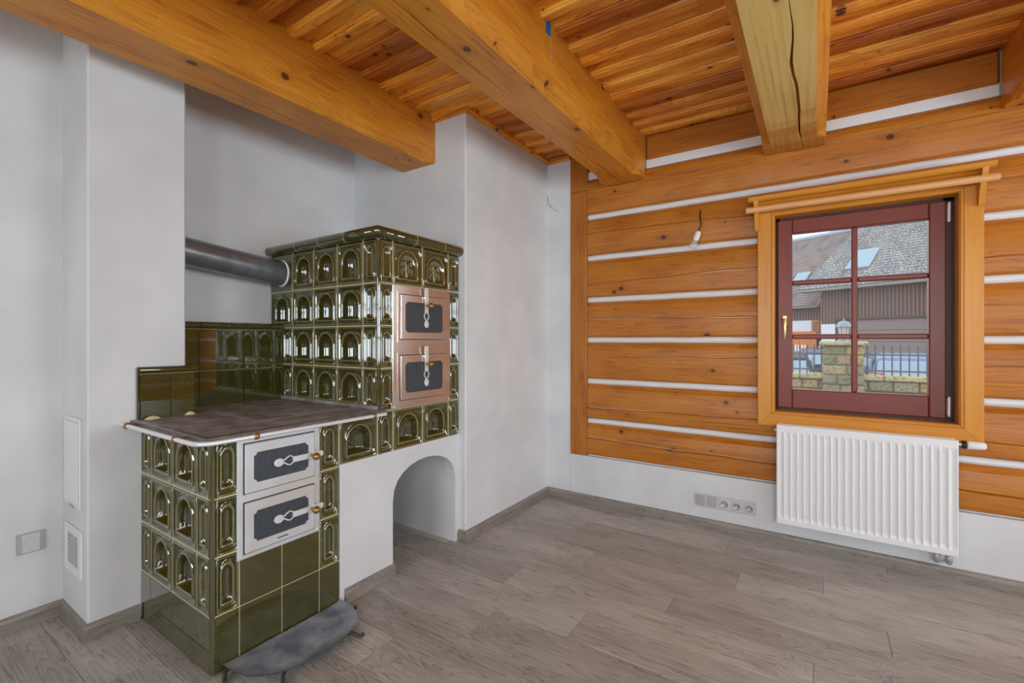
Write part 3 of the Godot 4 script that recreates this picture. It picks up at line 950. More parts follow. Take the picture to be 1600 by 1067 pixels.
	# doors
	door_plate(s, fx, -2.273, -1.935, 0.377, 0.838, [[-2.249, -1.964, 0.622, 0.809, 0.0], [-2.249, -1.964, 0.398, 0.587, 0.0]], false)
	door_plate(s, fx, -1.523, -1.085, 0.846, 1.482, [[-1.477, -1.134, 1.203, 1.436, 1.0], [-1.477, -1.134, 0.888, 1.120, 1.0]], true)
	# crumbs of old mortar
	for q in [[V(-0.655, 0.857, 2.33), 0.03], [V(-0.66, 0.857, 2.185), 0.022]]:
		var c := B.new(0)
		c.lathe([[q[1], 0.0], [q[1] * 0.8, 0.006], [q[1] * 0.4, 0.012], [0.0, 0.014]], 6, Transform3D(Basis(V(0.5, 0, 0), V(0, 1, 0), V(0, 0, 1.1)), q[0] + V(0, 0.0005, 0)))
		tag(part("mortar_crumb", c, M.mortar, self), "crumbled lump of yellow mortar on the cooktop below the short splashback" if q[1] > 0.025 else "small lump of yellow mortar on the cooktop at the splashback corner", "mortar")

func notched(x0: float, x1: float, y0: float, y1: float, n: float) -> PackedVector2Array:
	var p := PackedVector2Array()
	for c in [[x0, y0, 1, 1, 0], [x1, y0, -1, 1, 1], [x1, y1, -1, -1, 2], [x0, y1, 1, -1, 3]]:
		var arc := []
		for k in 5:
			var a := PI / 2 * k / 4.0
			arc.append(Vector2(c[0] + c[2] * n * cos(a), c[1] + c[3] * n * sin(a)))
		if c[4] in [0, 2]:
			arc.reverse()
		p.append_array(PackedVector2Array(arc))
	return p

func door_plate(s: Node3D, t: Transform3D, x0: float, x1: float, y0: float, y1: float, doors: Array, upright: bool) -> void:
	var pl := part("door_frame", B.new(0).box(V(x0, y0, -0.012), V(x1, y1, 0.0045), 0.002), M.copper if upright else M.steel, s, t)
	if upright:
		for d in doors:
			part("inner_frame", B.new(0).box(V(d[0] - 0.018, d[2] - 0.018, 0.004), V(d[1] + 0.018, d[3] + 0.018, 0.0065), 0.0015), M.copper, pl)
	for d in doors:
		var cx: float = (d[0] + d[1]) / 2
		var cy: float = (d[2] + d[3]) / 2
		var dr := part("oven_door" if upright else "fire_door", B.new(0).box(V(d[0], d[2], 0.006), V(d[1], d[3], 0.014), 0.003), M.copper if upright else M.steel, s, t)
		part("door_gap_shade", B.new(0).box(V(d[0] - 0.003, d[2] - 0.003, 0.004), V(d[1] + 0.003, d[3] + 0.003, 0.0072)), M.black, dr)  # black sheet paints the shadow in the gap round the door
		part("enamel_panel", B.new(0).prism(notched(d[0] + 0.032, d[1] - 0.03, d[2] + 0.036, d[3] - 0.037, 0.012), 0.013, 0.0155), M.enamel, dr)
		# lyre-shaped latch: an oval end, two bowed arms, a strap with the brass knob
		var q: Transform3D
		if upright:
			q = Transform3D(Basis(V(0, 0, 1), PI / 2), V(cx + 0.005, cy - 0.035, 0.0155))
		else:
			q = Transform3D(Basis(), V(cx - 0.018, cy, 0.0155))
		var la := B.new(0)
		var oval := PackedVector2Array()
		for k in 18:
			oval.append(Vector2(0.020 * cos(TAU * k / 18), 0.016 * sin(TAU * k / 18)))
		la.prism(oval, 0.004, 0.009, q)
		for sg in [-1.0, 1.0]:
			var arm := P2([0.018, 0.003 * sg, 0.026, 0.004 * sg, 0.034, 0.011 * sg, 0.046, 0.016 * sg, 0.058, 0.009 * sg, 0.064, 0.004 * sg, 0.064, 0.009 * sg, 0.059, 0.014 * sg, 0.046, 0.0205 * sg, 0.032, 0.016 * sg, 0.023, 0.009 * sg, 0.017, 0.008 * sg])
			la.prism(arm, 0.004, 0.009, q)
		var far := 0.194 if not upright else 0.197
		la.prism(P2([0.062, -0.0115, far - 0.006, -0.0115, far, -0.007, far, 0.007, far - 0.006, 0.0115, 0.062, 0.0115]), 0.004, 0.010, q)
		la.prism(P2([0.06, -0.008, 0.075, -0.008, 0.075, 0.008, 0.06, 0.008]), -0.001, 0.005, q)
		var lt := part("latch", la, M.chrome, dr)
		var bs := PackedVector2Array()
		for k in 14:
			bs.append(Vector2(0.012 * cos(TAU * k / 14), 0.0095 * sin(TAU * k / 14)))
		part("boss", B.new(0).prism(bs, 0.008, 0.0115, q), M.chrome, lt)
		var kp := q * V(0.14 if not upright else 0.1, 0.0, 0.01)
		part("brass_knob", B.new(0).soft().lathe([[0.006, 0.0], [0.0055, 0.014], [0.010, 0.019], [0.0155, 0.027], [0.0165, 0.033], [0.013, 0.041], [0.006, 0.0455], [0.0, 0.0465]], 16, Transform3D(Basis(V(1, 0, 0), PI / 2), kp)), M.brass, lt)
		part("keeper", B.new(0).box(q * V(far - 0.05, -0.014, 0.0) if not upright else V(cx - 0.009, q.origin.y + 0.135, 0.014), q * V(far - 0.035, 0.014, 0.013) if not upright else V(cx + 0.019, q.origin.y + 0.15, 0.028), 0.002), M.chrome, lt)
	if not upright:
		var d: Array = doors[1]
		part("draught_slide", B.new(0).box(V((d[0] + d[1]) / 2 - 0.02, d[2] + 0.016, 0.0138), V((d[0] + d[1]) / 2 + 0.025, d[2] + 0.02, 0.0155), 0.001), M.black, pl)
	# screws
	for c in [[x0 + 0.012, y0 + 0.012], [x1 - 0.012, y0 + 0.012]]:
		part("screw", B.new(0).soft().lathe([[0.004, 0.0], [0.0035, 0.0015], [0.0, 0.002]], 8, Transform3D(Basis(V(1, 0, 0), PI / 2), V(c[0], c[1], 0.0045))), M.chrome, pl)

func build_stove_extras() -> void:
	var p := thing("stove_pipe", "dark grey steel flue pipe running from the oven tower to the flue pillar", "flue pipe")
	part("pipe", B.new(2).soft().tube([V(-0.9, 1.592, 1.6135), V(-0.9, 1.62, 1.9), V(-0.9, 1.652, 2.189)], 0.073, 32), M.pipe, p)
	part("mortar_ring", B.new(2).soft().tube([V(-0.9, 1.592, 1.6125), V(-0.9, 1.592, 1.619)], [0.079, 0.0745], 32), M.chink, p)
	# floor tray in front of the fire doors
	var t := thing("hearth_tray", "dark blue-grey sheet metal ash tray on little feet before the fire doors", "tray", Transform3D(Basis(), V(-0.046, 0, 2.085)))
	var outer := []
	for k in 37:
		var a := PI * k / 36.0
		var cs := cos(a)
		outer.append(Vector2(0.255 * pow(sin(a), 0.72), 0.247 * signf(cs) * pow(absf(cs), 0.8)))
	var rows := []
	for q in [[1.0, 0.040], [0.985, 0.0385], [0.965, 0.032], [0.93, 0.0285], [0.7, 0.027], [0.35, 0.027], [0.02, 0.027]]:
		var row := []
		for o in outer:
			row.append(V(0.004 + o.x * q[0], q[1], o.y * q[0]))
		rows.append(row)
	var tb := B.new(2).soft()
	tb.grid(rows)
	tb.grid(rows.map(func(r: Array) -> Array: return r.map(func(v: Vector3) -> Vector3: return v - V(0, 0.0015, 0))))
	part("sheet", tb, M.tray, t)
	for f in [[0.02, 0.235, -0.4], [0.02, -0.235, 0.4], [0.205, 0.13, -0.2], [0.205, -0.13, 0.5]]:
		var b := B.new(0).soft()
		var dx := cos(f[2]) * 0.04
		var dz := signf(f[1]) * 0.03
		b.tube([V(f[0], 0.017, f[1] * 0.95), V(f[0] + dx * 0.5, 0.02, f[1] + dz * 0.4), V(f[0] + dx, 0.012, f[1] + dz * 0.8), V(f[0] + dx * 1.5, 0.007, f[1] + dz), V(f[0] + dx * 1.8, 0.014, f[1] + dz * 1.15), V(f[0] + dx * 1.75, 0.022, f[1] + dz * 1.1)], [0.006, 0.007, 0.0075, 0.007, 0.008, 0.007], 8)
		part("foot", b, M.footiron, t)

# ---------------------------------------------------------------- window in the log wall, radiator, fittings
func build_window() -> void:
	var w := struct("window_1", "small red-brown casement window with six panes in a honey pine casing", "window")
	var x0 := 1.53
	var x1 := 2.335
	var y0 := 0.775
	var y1 := 1.935
	# pine lining of the opening and mitred casing boards
	var li := B.new(0, roll())
	li.box(V(x0 - 0.001, y0 - 0.012, -0.1), V(x1, y0 + 0.006, 0.022)).box(V(x0, y1 - 0.006, -0.1), V(x1, y1 + 0.012, 0.022))
	part("lining", li, M.casing, w)
	part("lining", B.new(1, roll()).box(V(x0 - 0.012, y0, -0.1), V(x0 + 0.006, y1, 0.022)).box(V(x1 - 0.006, y0, -0.1), V(x1 + 0.012, y1, 0.022)), M.casing, w)
	var cw := 0.082
	var a := [Vector2(x0, y0), Vector2(x1, y0), Vector2(x1, y1), Vector2(x0, y1)]
	var o := [Vector2(x0 - cw, y0 - cw), Vector2(x1 + cw, y0 - cw), Vector2(x1 + cw, y1 + cw), Vector2(x0 - cw, y1 + cw)]
	for k in 4:
		var j := (k + 1) % 4
		var e := 0.0008
		var d: Vector2 = (o[j] - o[k]).normalized() * e
		var b := B.new(0 if k % 2 == 0 else 1, roll())
		# moulded in three steps from the outer edge inwards
		var f := func(t: float, z: float) -> Array:
			var p: Vector2 = o[k].lerp(a[k], t) + d
			var q: Vector2 = o[j].lerp(a[j], t) - d
			return [V(p.x, p.y, z), V(q.x, q.y, z)]
		var rows := [f.call(0.0, 0.0), f.call(0.0, 0.024), f.call(0.04, 0.028), f.call(0.86, 0.03), f.call(0.88, 0.026), f.call(0.9, 0.026), f.call(0.93, 0.031), f.call(1.0, 0.031), f.call(1.06, 0.024), f.call(1.06, -0.02)]
		part("casing_board", b.grid(rows), M.casing, w)
	# fixed frame
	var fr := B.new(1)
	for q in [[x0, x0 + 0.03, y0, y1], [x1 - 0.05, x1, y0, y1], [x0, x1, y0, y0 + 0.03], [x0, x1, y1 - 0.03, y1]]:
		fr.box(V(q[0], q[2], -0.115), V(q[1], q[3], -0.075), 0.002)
	part("fixed_frame", fr, M.mahoganyshade, w)
	# sash
	var sx0 := 1.548
	var sx1 := 2.295
	var sy0 := 0.797
	var sy1 := 1.912
	var g := [1.622, 2.229, 0.908, 1.829]
	for q in [[sx0, g[0], sy0, sy1], [g[1], sx1, sy0, sy1]]:
		bx("sash_stile", V(q[0], q[2], -0.112), V(q[1], q[3], -0.052), M.mahogany, w, 0.005, 1)
	for q in [[g[0], g[1], sy0, g[2]], [g[0], g[1], g[3], sy1]]:
		bx("sash_rail", V(q[0], q[2], -0.112), V(q[1], q[3], -0.053), M.mahogany, w, 0.005, 0)
	bx("glazing_bar", V(1.905, g[2], -0.1), V(1.933, g[3], -0.06), M.mahogany, w, 0.006, 1)
	for y in [1.219, 1.537]:
		for q in [[g[0], 1.905], [1.933, g[1]]]:
			bx("glazing_bar", V(q[0], y - 0.014, -0.1), V(q[1], y + 0.014, -0.061), M.mahogany, w, 0.006, 0)
	var xs := [g[0], 1.905, 1.933, g[1]]
	var ys := [g[2], 1.205, 1.233, 1.523, 1.551, g[3]]
	for c in 2:
		for r in 3:
			bx("pane", V(xs[c * 2] - 0.004, ys[r * 2] - 0.004, -0.083), V(xs[c * 2 + 1] + 0.004, ys[r * 2 + 1] + 0.004, -0.079), M.clear, w)
	for y in [0.86, 1.85]:
		var h := part("hinge", B.new(1).box(V(2.297, y - 0.045, -0.085), V(2.313, y + 0.045, -0.05), 0.003), M.silver, w)
		part("hinge_pin", B.new(1).soft().tube([V(2.305, y - 0.05, -0.048), V(2.305, y + 0.05, -0.048)], 0.006, 8), M.chrome, h)
	var hd := part("handle", B.new(1).soft().lathe([[0.0, 0.0], [0.012, 0.0], [0.012, 0.006], [0.007, 0.01], [0.006, 0.03], [0.0, 0.03]], 12, Transform3D(Basis(V(1, 0, 0), PI / 2), V(1.585, 1.315, -0.052))), M.gold, w)
	part("escutcheon", B.new(1).box(V(1.573, 1.285, -0.053), V(1.597, 1.345, -0.046), 0.004), M.gold, hd)
	part("lever", B.new(1).soft().tube([V(1.585, 1.327, -0.026), V(1.585, 1.30, -0.022), V(1.586, 1.25, -0.020), V(1.585, 1.205, -0.024)], [0.0085, 0.0095, 0.0085, 0.006], 10), M.gold, hd)
	# shelf with brackets and curtain rod above
	var c := thing("curtain_shelf", "pine cornice shelf with a wooden curtain rod above the six-pane window", "shelf", Transform3D(Basis(), V(1.925, 2.0, 0.03)))
	part("shelf_board", B.new(0, roll()).sweep(P2([0, 0.006, 0.08, 0.006, 0.092, 0.012, 0.098, 0.022, 0.098, 0.03, 0, 0.03]), [V(-0.515, 0, 0), V(0.515, 0, 0)]), M.casing, c)
	part("shelf_moulding", B.new(0, roll()).sweep(P2([0, -0.02, 0.012, -0.018, 0.034, -0.004, 0.052, 0.011, 0, 0.012]), [V(-0.48, 0, 0), V(0.48, 0, 0)]), M.casing, c)
	for x in [-0.478, 0.478]:
		var pf := P2([0, 0.012, 0.088, 0.012, 0.082, -0.01, 0.068, -0.035, 0.05, -0.07, 0.034, -0.11, 0.022, -0.145, 0.01, -0.155, 0, -0.15])
		part("bracket", B.new(1, roll()).prism(pf, -0.011, 0.011, Transform3D(Basis(V(0, 0, 1), V(0, 1, 0), V(-1, 0, 0)), V(x, 0, 0))), M.casing, c)
	part("curtain_rod", B.new(0, roll()).soft().tube([V(-0.53, -0.036, 0.058), V(0.53, -0.036, 0.058)], 0.0185, 16), M.rod, c)
	part("rail_strip", B.new(0, roll()).box(V(-0.47, -0.028, 0.0), V(0.47, 0.0, 0.02), 0.004), M.casing, c)

func build_radiator() -> void:
	var r := thing("panel_radiator", "white ribbed panel radiator hung below the window", "radiator", Transform3D(Basis(), V(1.55, 0.148, 0.03)))
	var W := 0.765
	var H := 0.566
	var z := 0.062
	var n := 23
	var rows := [[], [], [], [], [], [], [], []]
	var ys := [0.0, 0.004, 0.03, 0.05, H - 0.06, H - 0.038, H - 0.004, H]
	var xs := [0.0, 0.004, 0.012]
	var hs := [0.0, 0.0, 0.0]
	var x0 := 0.022
	var st := (W - 0.044) / n
	for k in n:
		for q in [[0.0, 0.0], [0.36, 0.0], [0.48, 1.0], [0.62, 1.0], [0.74, 0.0]]:
			xs.append(x0 + (k + q[0]) * st)
			hs.append(q[1])
	xs.append_array([W - 0.022, W - 0.004, W])
	hs.append_array([0.0, 0.0, 0.0])
	for i in ys.size():
		for j in xs.size():
			var dz := 0.0
			if i in [3, 4]:
				dz = -0.007 + 0.010 * hs[j] if xs[j] > 0.02 and xs[j] < W - 0.02 else 0.0
			if i in [0, 7] or j in [0, xs.size() - 1]:
				dz = -0.004
			rows[i].append(V(xs[j], ys[i], z + dz))
	part("front_panel", B.new(1).grid(rows), M.radiator, r)
	part("body", B.new(1).box(V(0.004, 0.004, 0.012), V(W - 0.004, H - 0.012, z - 0.012), 0.003), M.radiator, r)
	for x in [0.0, W - 0.004]:
		part("side_cover", B.new(1).box(V(x, 0.004, 0.004), V(x + 0.004, H - 0.004, z - 0.003), 0.0015), M.radiator, r)
	var g := B.new(0)
	for k in 60:
		var x := 0.01 + k * (W - 0.02) / 60.0
		g.box(V(x, H - 0.008, 0.008), V(x + 0.006, H - 0.003, z - 0.008))
	g.box(V(0.004, H - 0.006, 0.004), V(W - 0.004, H - 0.001, 0.010)).box(V(0.004, H - 0.006, z - 0.010), V(W - 0.004, H - 0.001, z - 0.004))
	part("top_grille", g, M.radiator, r)
	for x in [0.14, W - 0.14]:
		part("wall_bracket", B.new(1).box(V(x - 0.015, 0.1, -0.024), V(x + 0.015, H - 0.1, 0.014)), M.silver, r)
	var hx := Transform3D(Basis(V(0, 0, 1), -PI / 2), V(W, H - 0.022, 0.03))
	part("valve_stem", B.new(0).soft().lathe([[0.007, 0.0], [0.007, 0.025]], 12, hx), M.chrome, r)
	part("valve_collar", B.new(0).soft().lathe([[0.0, 0.016], [0.018, 0.016], [0.0195, 0.02], [0.0195, 0.03], [0.018, 0.034], [0.0, 0.034]], 18, hx), M.black, r)
	part("thermostat_head", B.new(0).soft().lathe([[0.0, 0.033], [0.0185, 0.033], [0.0205, 0.04], [0.0195, 0.075], [0.017, 0.096], [0.013, 0.101], [0.0, 0.103]], 18, hx), M.white, r)
	part("vent_plug", B.new(0).soft().lathe([[0.0, 0.0], [0.006, 0.0], [0.007, 0.008], [0.005, 0.012], [0.0, 0.012]], 10, Transform3D(Basis(V(0, 0, 1), PI / 2), V(0, H - 0.035, 0.03))), M.white, r)
	for x in [0.69, 0.735]:
		var b := B.new(1).soft()
		b.tube([V(x, 0.012, 0.03), V(x, -0.03, 0.03), V(x + 0.002, -0.045, 0.026), V(x + 0.004, -0.052, 0.008), V(x + 0.004, -0.052, -0.026)], [0.009, 0.011, 0.012, 0.009, 0.009], 12)
		b.lathe([[0.0, -0.016], [0.014, -0.016], [0.015, 0.0], [0.014, 0.016], [0.0, 0.016]], 12, Transform3D(Basis(), V(x, -0.02, 0.03)))
		part("supply_pipe", b, M.silver, r)

func build_fittings() -> void:
	# five-gang frame: two blank rockers and three sockets
	var s := thing("socket_strip", "silver-grey five-gang strip of two switches and three sockets above the skirting", "socket strip", Transform3D(Basis(), V(1.264, 0.178, 0.004)))
	part("frame", B.new(0).box(V(-0.174, -0.0415, 0), V(0.174, 0.0415, 0.008), 0.003), M.plastic, s)
	for k in 5:
		var x := -0.139 + k * 0.0695
		if k < 2:
			part("rocker", B.new(0).box(V(x - 0.027, -0.034, 0.008), V(x + 0.027, 0.034, 0.0135), 0.003), M.silver, s)
		else:
			var p := part("socket", B.new(0).box(V(x - 0.028, -0.034, 0.006), V(x + 0.028, 0.034, 0.0105), 0.002), M.plastic, s)
			part("socket_ring", B.new(0).soft().lathe([[0.0215, 0.0], [0.0215, 0.004], [0.0195, 0.0045], [0.0185, 0.001], [0.0, 0.001]], 20, Transform3D(Basis(V(1, 0, 0), PI / 2), V(x, -0.002, 0.0105))), M.silver, p)
			for q in [-0.0095, 0.0095]:
				part("contact_hole", B.new(0).lathe([[0.0025, 0.0], [0.0025, 0.0005], [0.0, 0.0005]], 8, Transform3D(Basis(V(1, 0, 0), PI / 2), V(x + q, -0.003, 0.0113))), M.hole, p)
			part("earth_pin", B.new(0).lathe([[0.0025, 0.0], [0.0023, 0.006], [0.0, 0.007]], 8, Transform3D(Basis(V(1, 0, 0), PI / 2), V(x, 0.0085, 0.0113))), M.chrome, p)
	# single outlet with arched flap on the left wall
	var o := thing("wall_outlet", "silver wall outlet with an arched flap low on the plaster wall", "outlet", Transform3D(FX, V(-1.02, 0.348, 2.635)))
	part("frame", B.new(0).box(V(-0.042, -0.042, 0), V(0.042, 0.042, 0.009), 0.003), M.silver, o)
	part("cover", B.new(0).box(V(-0.027, -0.038, 0.008), V(0.028, 0.038, 0.0115), 0.002), M.plastic, o)
	var ar := PackedVector2Array()
	ar.append(Vector2(-0.024, -0.036))
	ar.append(Vector2(0.025, -0.036))
	for k in 13:
		ar.append(Vector2(0.0005 + 0.0245 * cos(PI * k / 12), 0.0 + 0.024 * sin(PI * k / 12)))
	part("flap", B.new(0).prism(ar, 0.011, 0.0155), M.plastic, o)
	# flue pillar: inspection door and vent
	var h := thing("inspection_door", "white steel inspection door on the flue pillar above the vent", "hatch", Transform3D(Basis(), V(-0.865, 0.69, 2.535)))
	part("frame", B.new(0).box(V(-0.105, -0.185, 0), V(0.105, 0.185, 0.007), 0.006), M.white, h)
	part("leaf", B.new(0).box(V(-0.092, -0.168, 0.006), V(0.088, 0.168, 0.0105), 0.004), M.white, h)
	part("leaf_gap_shade", B.new(0).box(V(-0.094, -0.17, 0.0055), V(0.090, 0.17, 0.0078)), M.silver, h)  # grey sheet, a painted shadow line around the leaf
	part("latch", B.new(0).box(V(-0.03, -0.192, 0.004), V(0.02, -0.178, 0.012), 0.003), M.silver, h)
	var v := thing("vent_grille", "white square vent grille low on the flue pillar", "vent", Transform3D(Basis(), V(-0.852, 0.32, 2.535)))
	part("frame", B.new(0).box(V(-0.112, 0.066, 0), V(0.112, 0.098, 0.008), 0.003).box(V(-0.112, -0.098, 0), V(0.112, -0.066, 0.008), 0.003).box(V(-0.112, -0.07, 0), V(-0.08, 0.07, 0.008), 0.003).box(V(0.07, -0.07, 0), V(0.112, 0.07, 0.008), 0.003), M.white, v)
	part("vent_opening_shade", B.new(0).box(V(-0.085, -0.07, 0.0), V(0.075, 0.07, 0.001)), M.hole, v)  # dark sheet behind the slats: shade of the openings put into colour
	for k in 8:
		part("slat", B.new(0).box(V(-0.083, -0.064 + k * 0.0175, 0.001), V(0.073, -0.0595 + k * 0.0175, 0.006), 0.001), M.plastic, v)
	for k in 9:
		part("upright", B.new(1).box(V(-0.072 + k * 0.0165, -0.068, 0.001), V(-0.069 + k * 0.0165, 0.068, 0.0055)), M.plastic, v)
	# bare bulb on a short cable
	var b := thing("bare_bulb", "clear bulb in a white holder dangling on a short cable from the logs", "light bulb")
	var e := V(1.118, 1.885, 0.045)
	part("cable", B.new(1).soft().tube([V(1.124, 2.03, -0.01), V(1.124, 2.028, 0.012), V(1.124, 2.0, 0.03), V(1.126, 1.965, 0.036), V(1.133, 1.935, 0.04), V(1.124, 1.905, 0.044), e], 0.004, 8), M.black, b)
	var ax := V(-0.30, -0.94, 0.12).normalized()
	var bt := Transform3D(Basis(ax.cross(V(0, 0, 1)).normalized(), ax, ax.cross(V(0, 0, 1)).normalized().cross(ax)), e)
	part("holder", B.new(1).soft().lathe([[0.0, -0.004], [0.014, -0.002], [0.018, 0.008], [0.0195, 0.04], [0.018, 0.052], [0.0, 0.052]], 18, bt), M.white, b)
	part("cap", B.new(1).soft().lathe([[0.013, 0.05], [0.0135, 0.06], [0.0, 0.06]], 14, bt), M.chrome, b)
	part("bulb", B.new(1).soft().lathe([[0.012, 0.058], [0.016, 0.066], [0.0235, 0.082], [0.0245, 0.093], [0.02, 0.107], [0.01, 0.115], [0.0, 0.117]], 18, bt), M.bulb, b)
	part("filament", B.new(1).soft().tube([bt * V(-0.004, 0.06, 0), bt * V(-0.008, 0.085, 0), bt * V(0.0, 0.09, 0), bt * V(0.008, 0.085, 0), bt * V(0.004, 0.06, 0)], 0.0012, 6), M.silver, b)
	# stray wires from the wall corner
	var wi := thing("loose_wires", "two thin grey wire ends poking from the plaster corner", "wire")
	part("wire", B.new(1).soft().tube([V(0.004, 2.31, 0.002), V(0.01, 2.285, 0.015), V(0.012, 2.26, 0.018), V(0.025, 2.235, 0.02), V(0.055, 2.222, 0.018)], 0.0025, 6), M.silver, wi)
	part("wire", B.new(1).soft().tube([V(0.018, 2.245, 0.001), V(0.03, 2.225, 0.012), V(0.065, 2.2, 0.014), V(0.095, 2.186, 0.012)], 0.0018, 6), M.silver, wi)
	# blue tape and a dangling clear strip on the beam
	var ta := thing("masking_tape", "strip of blue masking tape stuck to the side of a ceiling beam", "tape")
	part("tape", B.new(1).box(V(0.7625, 2.535, 1.345), V(0.7645, 2.60, 1.385)), M.bluetape, ta)
	part("clear_strip", B.new(1).box(V(0.7635, 2.43, 1.338), V(0.7645, 2.54, 1.352)), M.clear, ta)

# ---------------------------------------------------------------- outdoors
func slope(b: B, p: Array, thick: float, step := 0.16) -> void:
	# a tiled slope from the eave edge p0-p1 up to the ridge p3-p2, laid in overlapping courses
	var up: Vector3 = p[3] - p[0]
	var nc := int(up.length() / step)
	var nrm: Vector3 = (p[1] - p[0]).cross(up).normalized()
	for k in nc:
		var a := float(k) / nc
		var c := float(k + 1) / nc
		var l0: Vector3 = p[0].lerp(p[3], a) + nrm * 0.018
		var r0: Vector3 = p[1].lerp(p[2], a) + nrm * 0.018
		var l1: Vector3 = p[0].lerp(p[3], c) + nrm * 0.005
		var r1: Vector3 = p[1].lerp(p[2], c) + nrm * 0.005
		b.quad(l0, r0, r1, l1)
		b.quad(l0 - nrm * 0.015, r0 - nrm * 0.015, r0, l0)
	var q := p.map(func(v: Vector3) -> Vector3: return v - nrm * thick)
	b.quad(q[1], q[0], q[3], q[2])
	b.quad(q[0], q[1], p[1], p[0])
	b.quad(q[3], q[0], p[0], p[3])

func build_outdoors() -> void:
	var g := struct("ground_outside", "grey asphalt yard beyond the window", "ground")
	bx("asphalt", V(-30, -0.9, -60), V(40, -0.57, 30), M.asphalt, g)
	# neighbour's house
	var h := thing("neighbour_house", "house with dark batten cladding, garage doors and tiled roofs behind the cars", "house", Transform3D(Basis(V(0, 1, 0), deg_to_rad(-30.5)), V(4.05, 0, -17.6)))
	part("wall", B.new(1).box(V(-2.5, -0.57, -6), V(6, 3.15, -0.06)).box(V(-9, -0.57, -6), V(-2.5, 2.6, -0.7)), M.clad, h)
	part("side_wall", B.new(1).box(V(-2.49, -0.57, -0.05), V(-1.96, 1.815, 0.02)).box(V(-9, -0.57, -0.69), V(-3.25, 2.02, -0.62)), M.render, h)
	for k in 66:
		var x := -6.4 + k * 0.115
		var y0 := 2.03 if x > -1.96 else (1.815 if x > -2.5 else 2.03)
		var y1 := 3.17 if x > -2.42 else (2.62 if x < -2.75 else 2.62 + (x + 2.75) * 1.65)
		var z := 0.0 if x > -2.5 else -0.62
		bx("cladding_board", V(x + 0.022, y0, z - 0.06), V(x + 0.115, y1, z - 0.006), M.clad, h)
		bx("cladding_batten", V(x - 0.018, y0, z - 0.06), V(x + 0.02, y1, z + 0.022), M.batten, h)
	var gd := part("garage_door", B.new(0).box(V(-1.95, -0.57, -0.06), V(6, 2.03, -0.03)), M.garage, h)
	for k in 6:
		part("door_panel", B.new(0).box(V(-1.95, -0.55 + k * 0.42, -0.04), V(6, -0.15 + k * 0.42, -0.01), 0.01), M.garage, gd)
	part("door_track", B.new(0).box(V(-1.95, 1.955, -0.02), V(6, 2.02, 0.07), 0.01).box(V(-1.96, -0.57, -0.04), V(-1.92, 2.03, 0.04)), M.garageline, gd)
	var rb := B.new(0, roll())
	slope(rb, [V(-3.2, 3.22, 0.42), V(6, 3.22, 0.42), V(6, 8.2, -4.56), V(-1.45, 8.2, -4.56)], 0.12)
	var rfb := part("roof", rb, M.roofb, h)
	part("eaves_board", B.new(0).box(V(-3.2, 3.1, 0.36), V(6, 3.2, 0.42), 0.01).box(V(-3.2, 3.1, -0.1), V(6, 3.14, 0.4)), M.roofedge, rfb)
	var ra := B.new(0, roll())
	slope(ra, [V(-9, 2.62, -0.22), V(-2.78, 2.62, -0.22), V(-1.6, 6.12, -3.72), V(-9, 6.12, -3.72)], 0.1)
	var rfa := part("roof", ra, M.roofa, h)
	part("eaves_board", B.new(0).box(V(-9, 2.52, -0.3), V(-2.8, 2.62, -0.24), 0.01), M.roofedge, rfa)
	part("verge_board", B.new(0).tube([V(-2.8, 2.55, -0.26), V(-2.45, 3.12, -0.3)], 0.07, 4), M.roofedge, rfa)
	part("ridge_cap", B.new(0).soft().tube([V(-9, 6.14, -3.72), V(-1.6, 6.14, -3.72)], 0.12, 8), M.lead, rfa)
	part("roof_vent", B.new(1).soft().lathe([[0.06, 0.0], [0.06, 0.22], [0.11, 0.24], [0.11, 0.29], [0.0, 0.31]], 12, Transform3D(Basis(), V(-3.48, 4.02, -1.66))), M.white, rfa)
	for s in [[V(-1.33, 4.22, -0.62), 0.66, 0.95, rfb], [V(-4.18, 3.92, -1.52), 0.44, 0.5, rfa]]:
		var sk := part("skylight", B.new(0).box(V(-s[1] / 2 - 0.07, 0.0, -s[2] / 2 - 0.07), V(s[1] / 2 + 0.07, 0.07, s[2] / 2 + 0.07), 0.01), M.lead, s[3], Transform3D(Basis(V(1, 0, 0), PI / 4), s[0] + V(0, 0.03, 0.03)))
		part("skylight_glass", B.new(0).box(V(-s[1] / 2, 0.06, -s[2] / 2), V(s[1] / 2, 0.078, s[2] / 2)), M.skyglass, sk)
	for q in [[-3.2, -2.92], [-2.88, -2.56]]:
		var wn := part("window", B.new(0).box(V(q[0], 1.5, -0.64), V(q[1], 2.02, -0.56), 0.01), M.orange, h)
		part("window_glass", B.new(0).box(V(q[0] + 0.05, 1.56, -0.58), V(q[1] - 0.05, 1.96, -0.55)), M.glassdark if q[0] < -3 else M.yellowwood, wn)
	# lattice balustrade and orange boards under the windows
	for k in 7:
		bx("balustrade_board", V(-4.6 + k * 0.235, 0.75, -0.5), V(-4.37 + k * 0.235, 1.55, -0.46), M.orange, h, 0.006, 1)
	for k in 8:
		part("lattice_bar", B.new(0).tube([V(-2.94 + k * 0.06, 0.85, -0.5), V(-2.94 + (7 - k) * 0.06, 1.48, -0.5)], 0.014, 4), M.white, h)
	for k in 12:
		bx("fence_picket", V(-4.4 + k * 0.13, -0.4, 0.3), V(-4.33 + k * 0.13, 1.0, 0.33), M.white, h, 0.01, 1)
	# boundary wall of squared stones with a gate pillar
	var w := thing("boundary_wall", "low yard wall of squared sandstone blocks", "stone wall", Transform3D(Basis(), V(2.0, -0.57, -5.0)))
	bx("mortar", V(-3.4, 0, -0.3), V(4.4, 1.2, -0.02), M.joint, w)
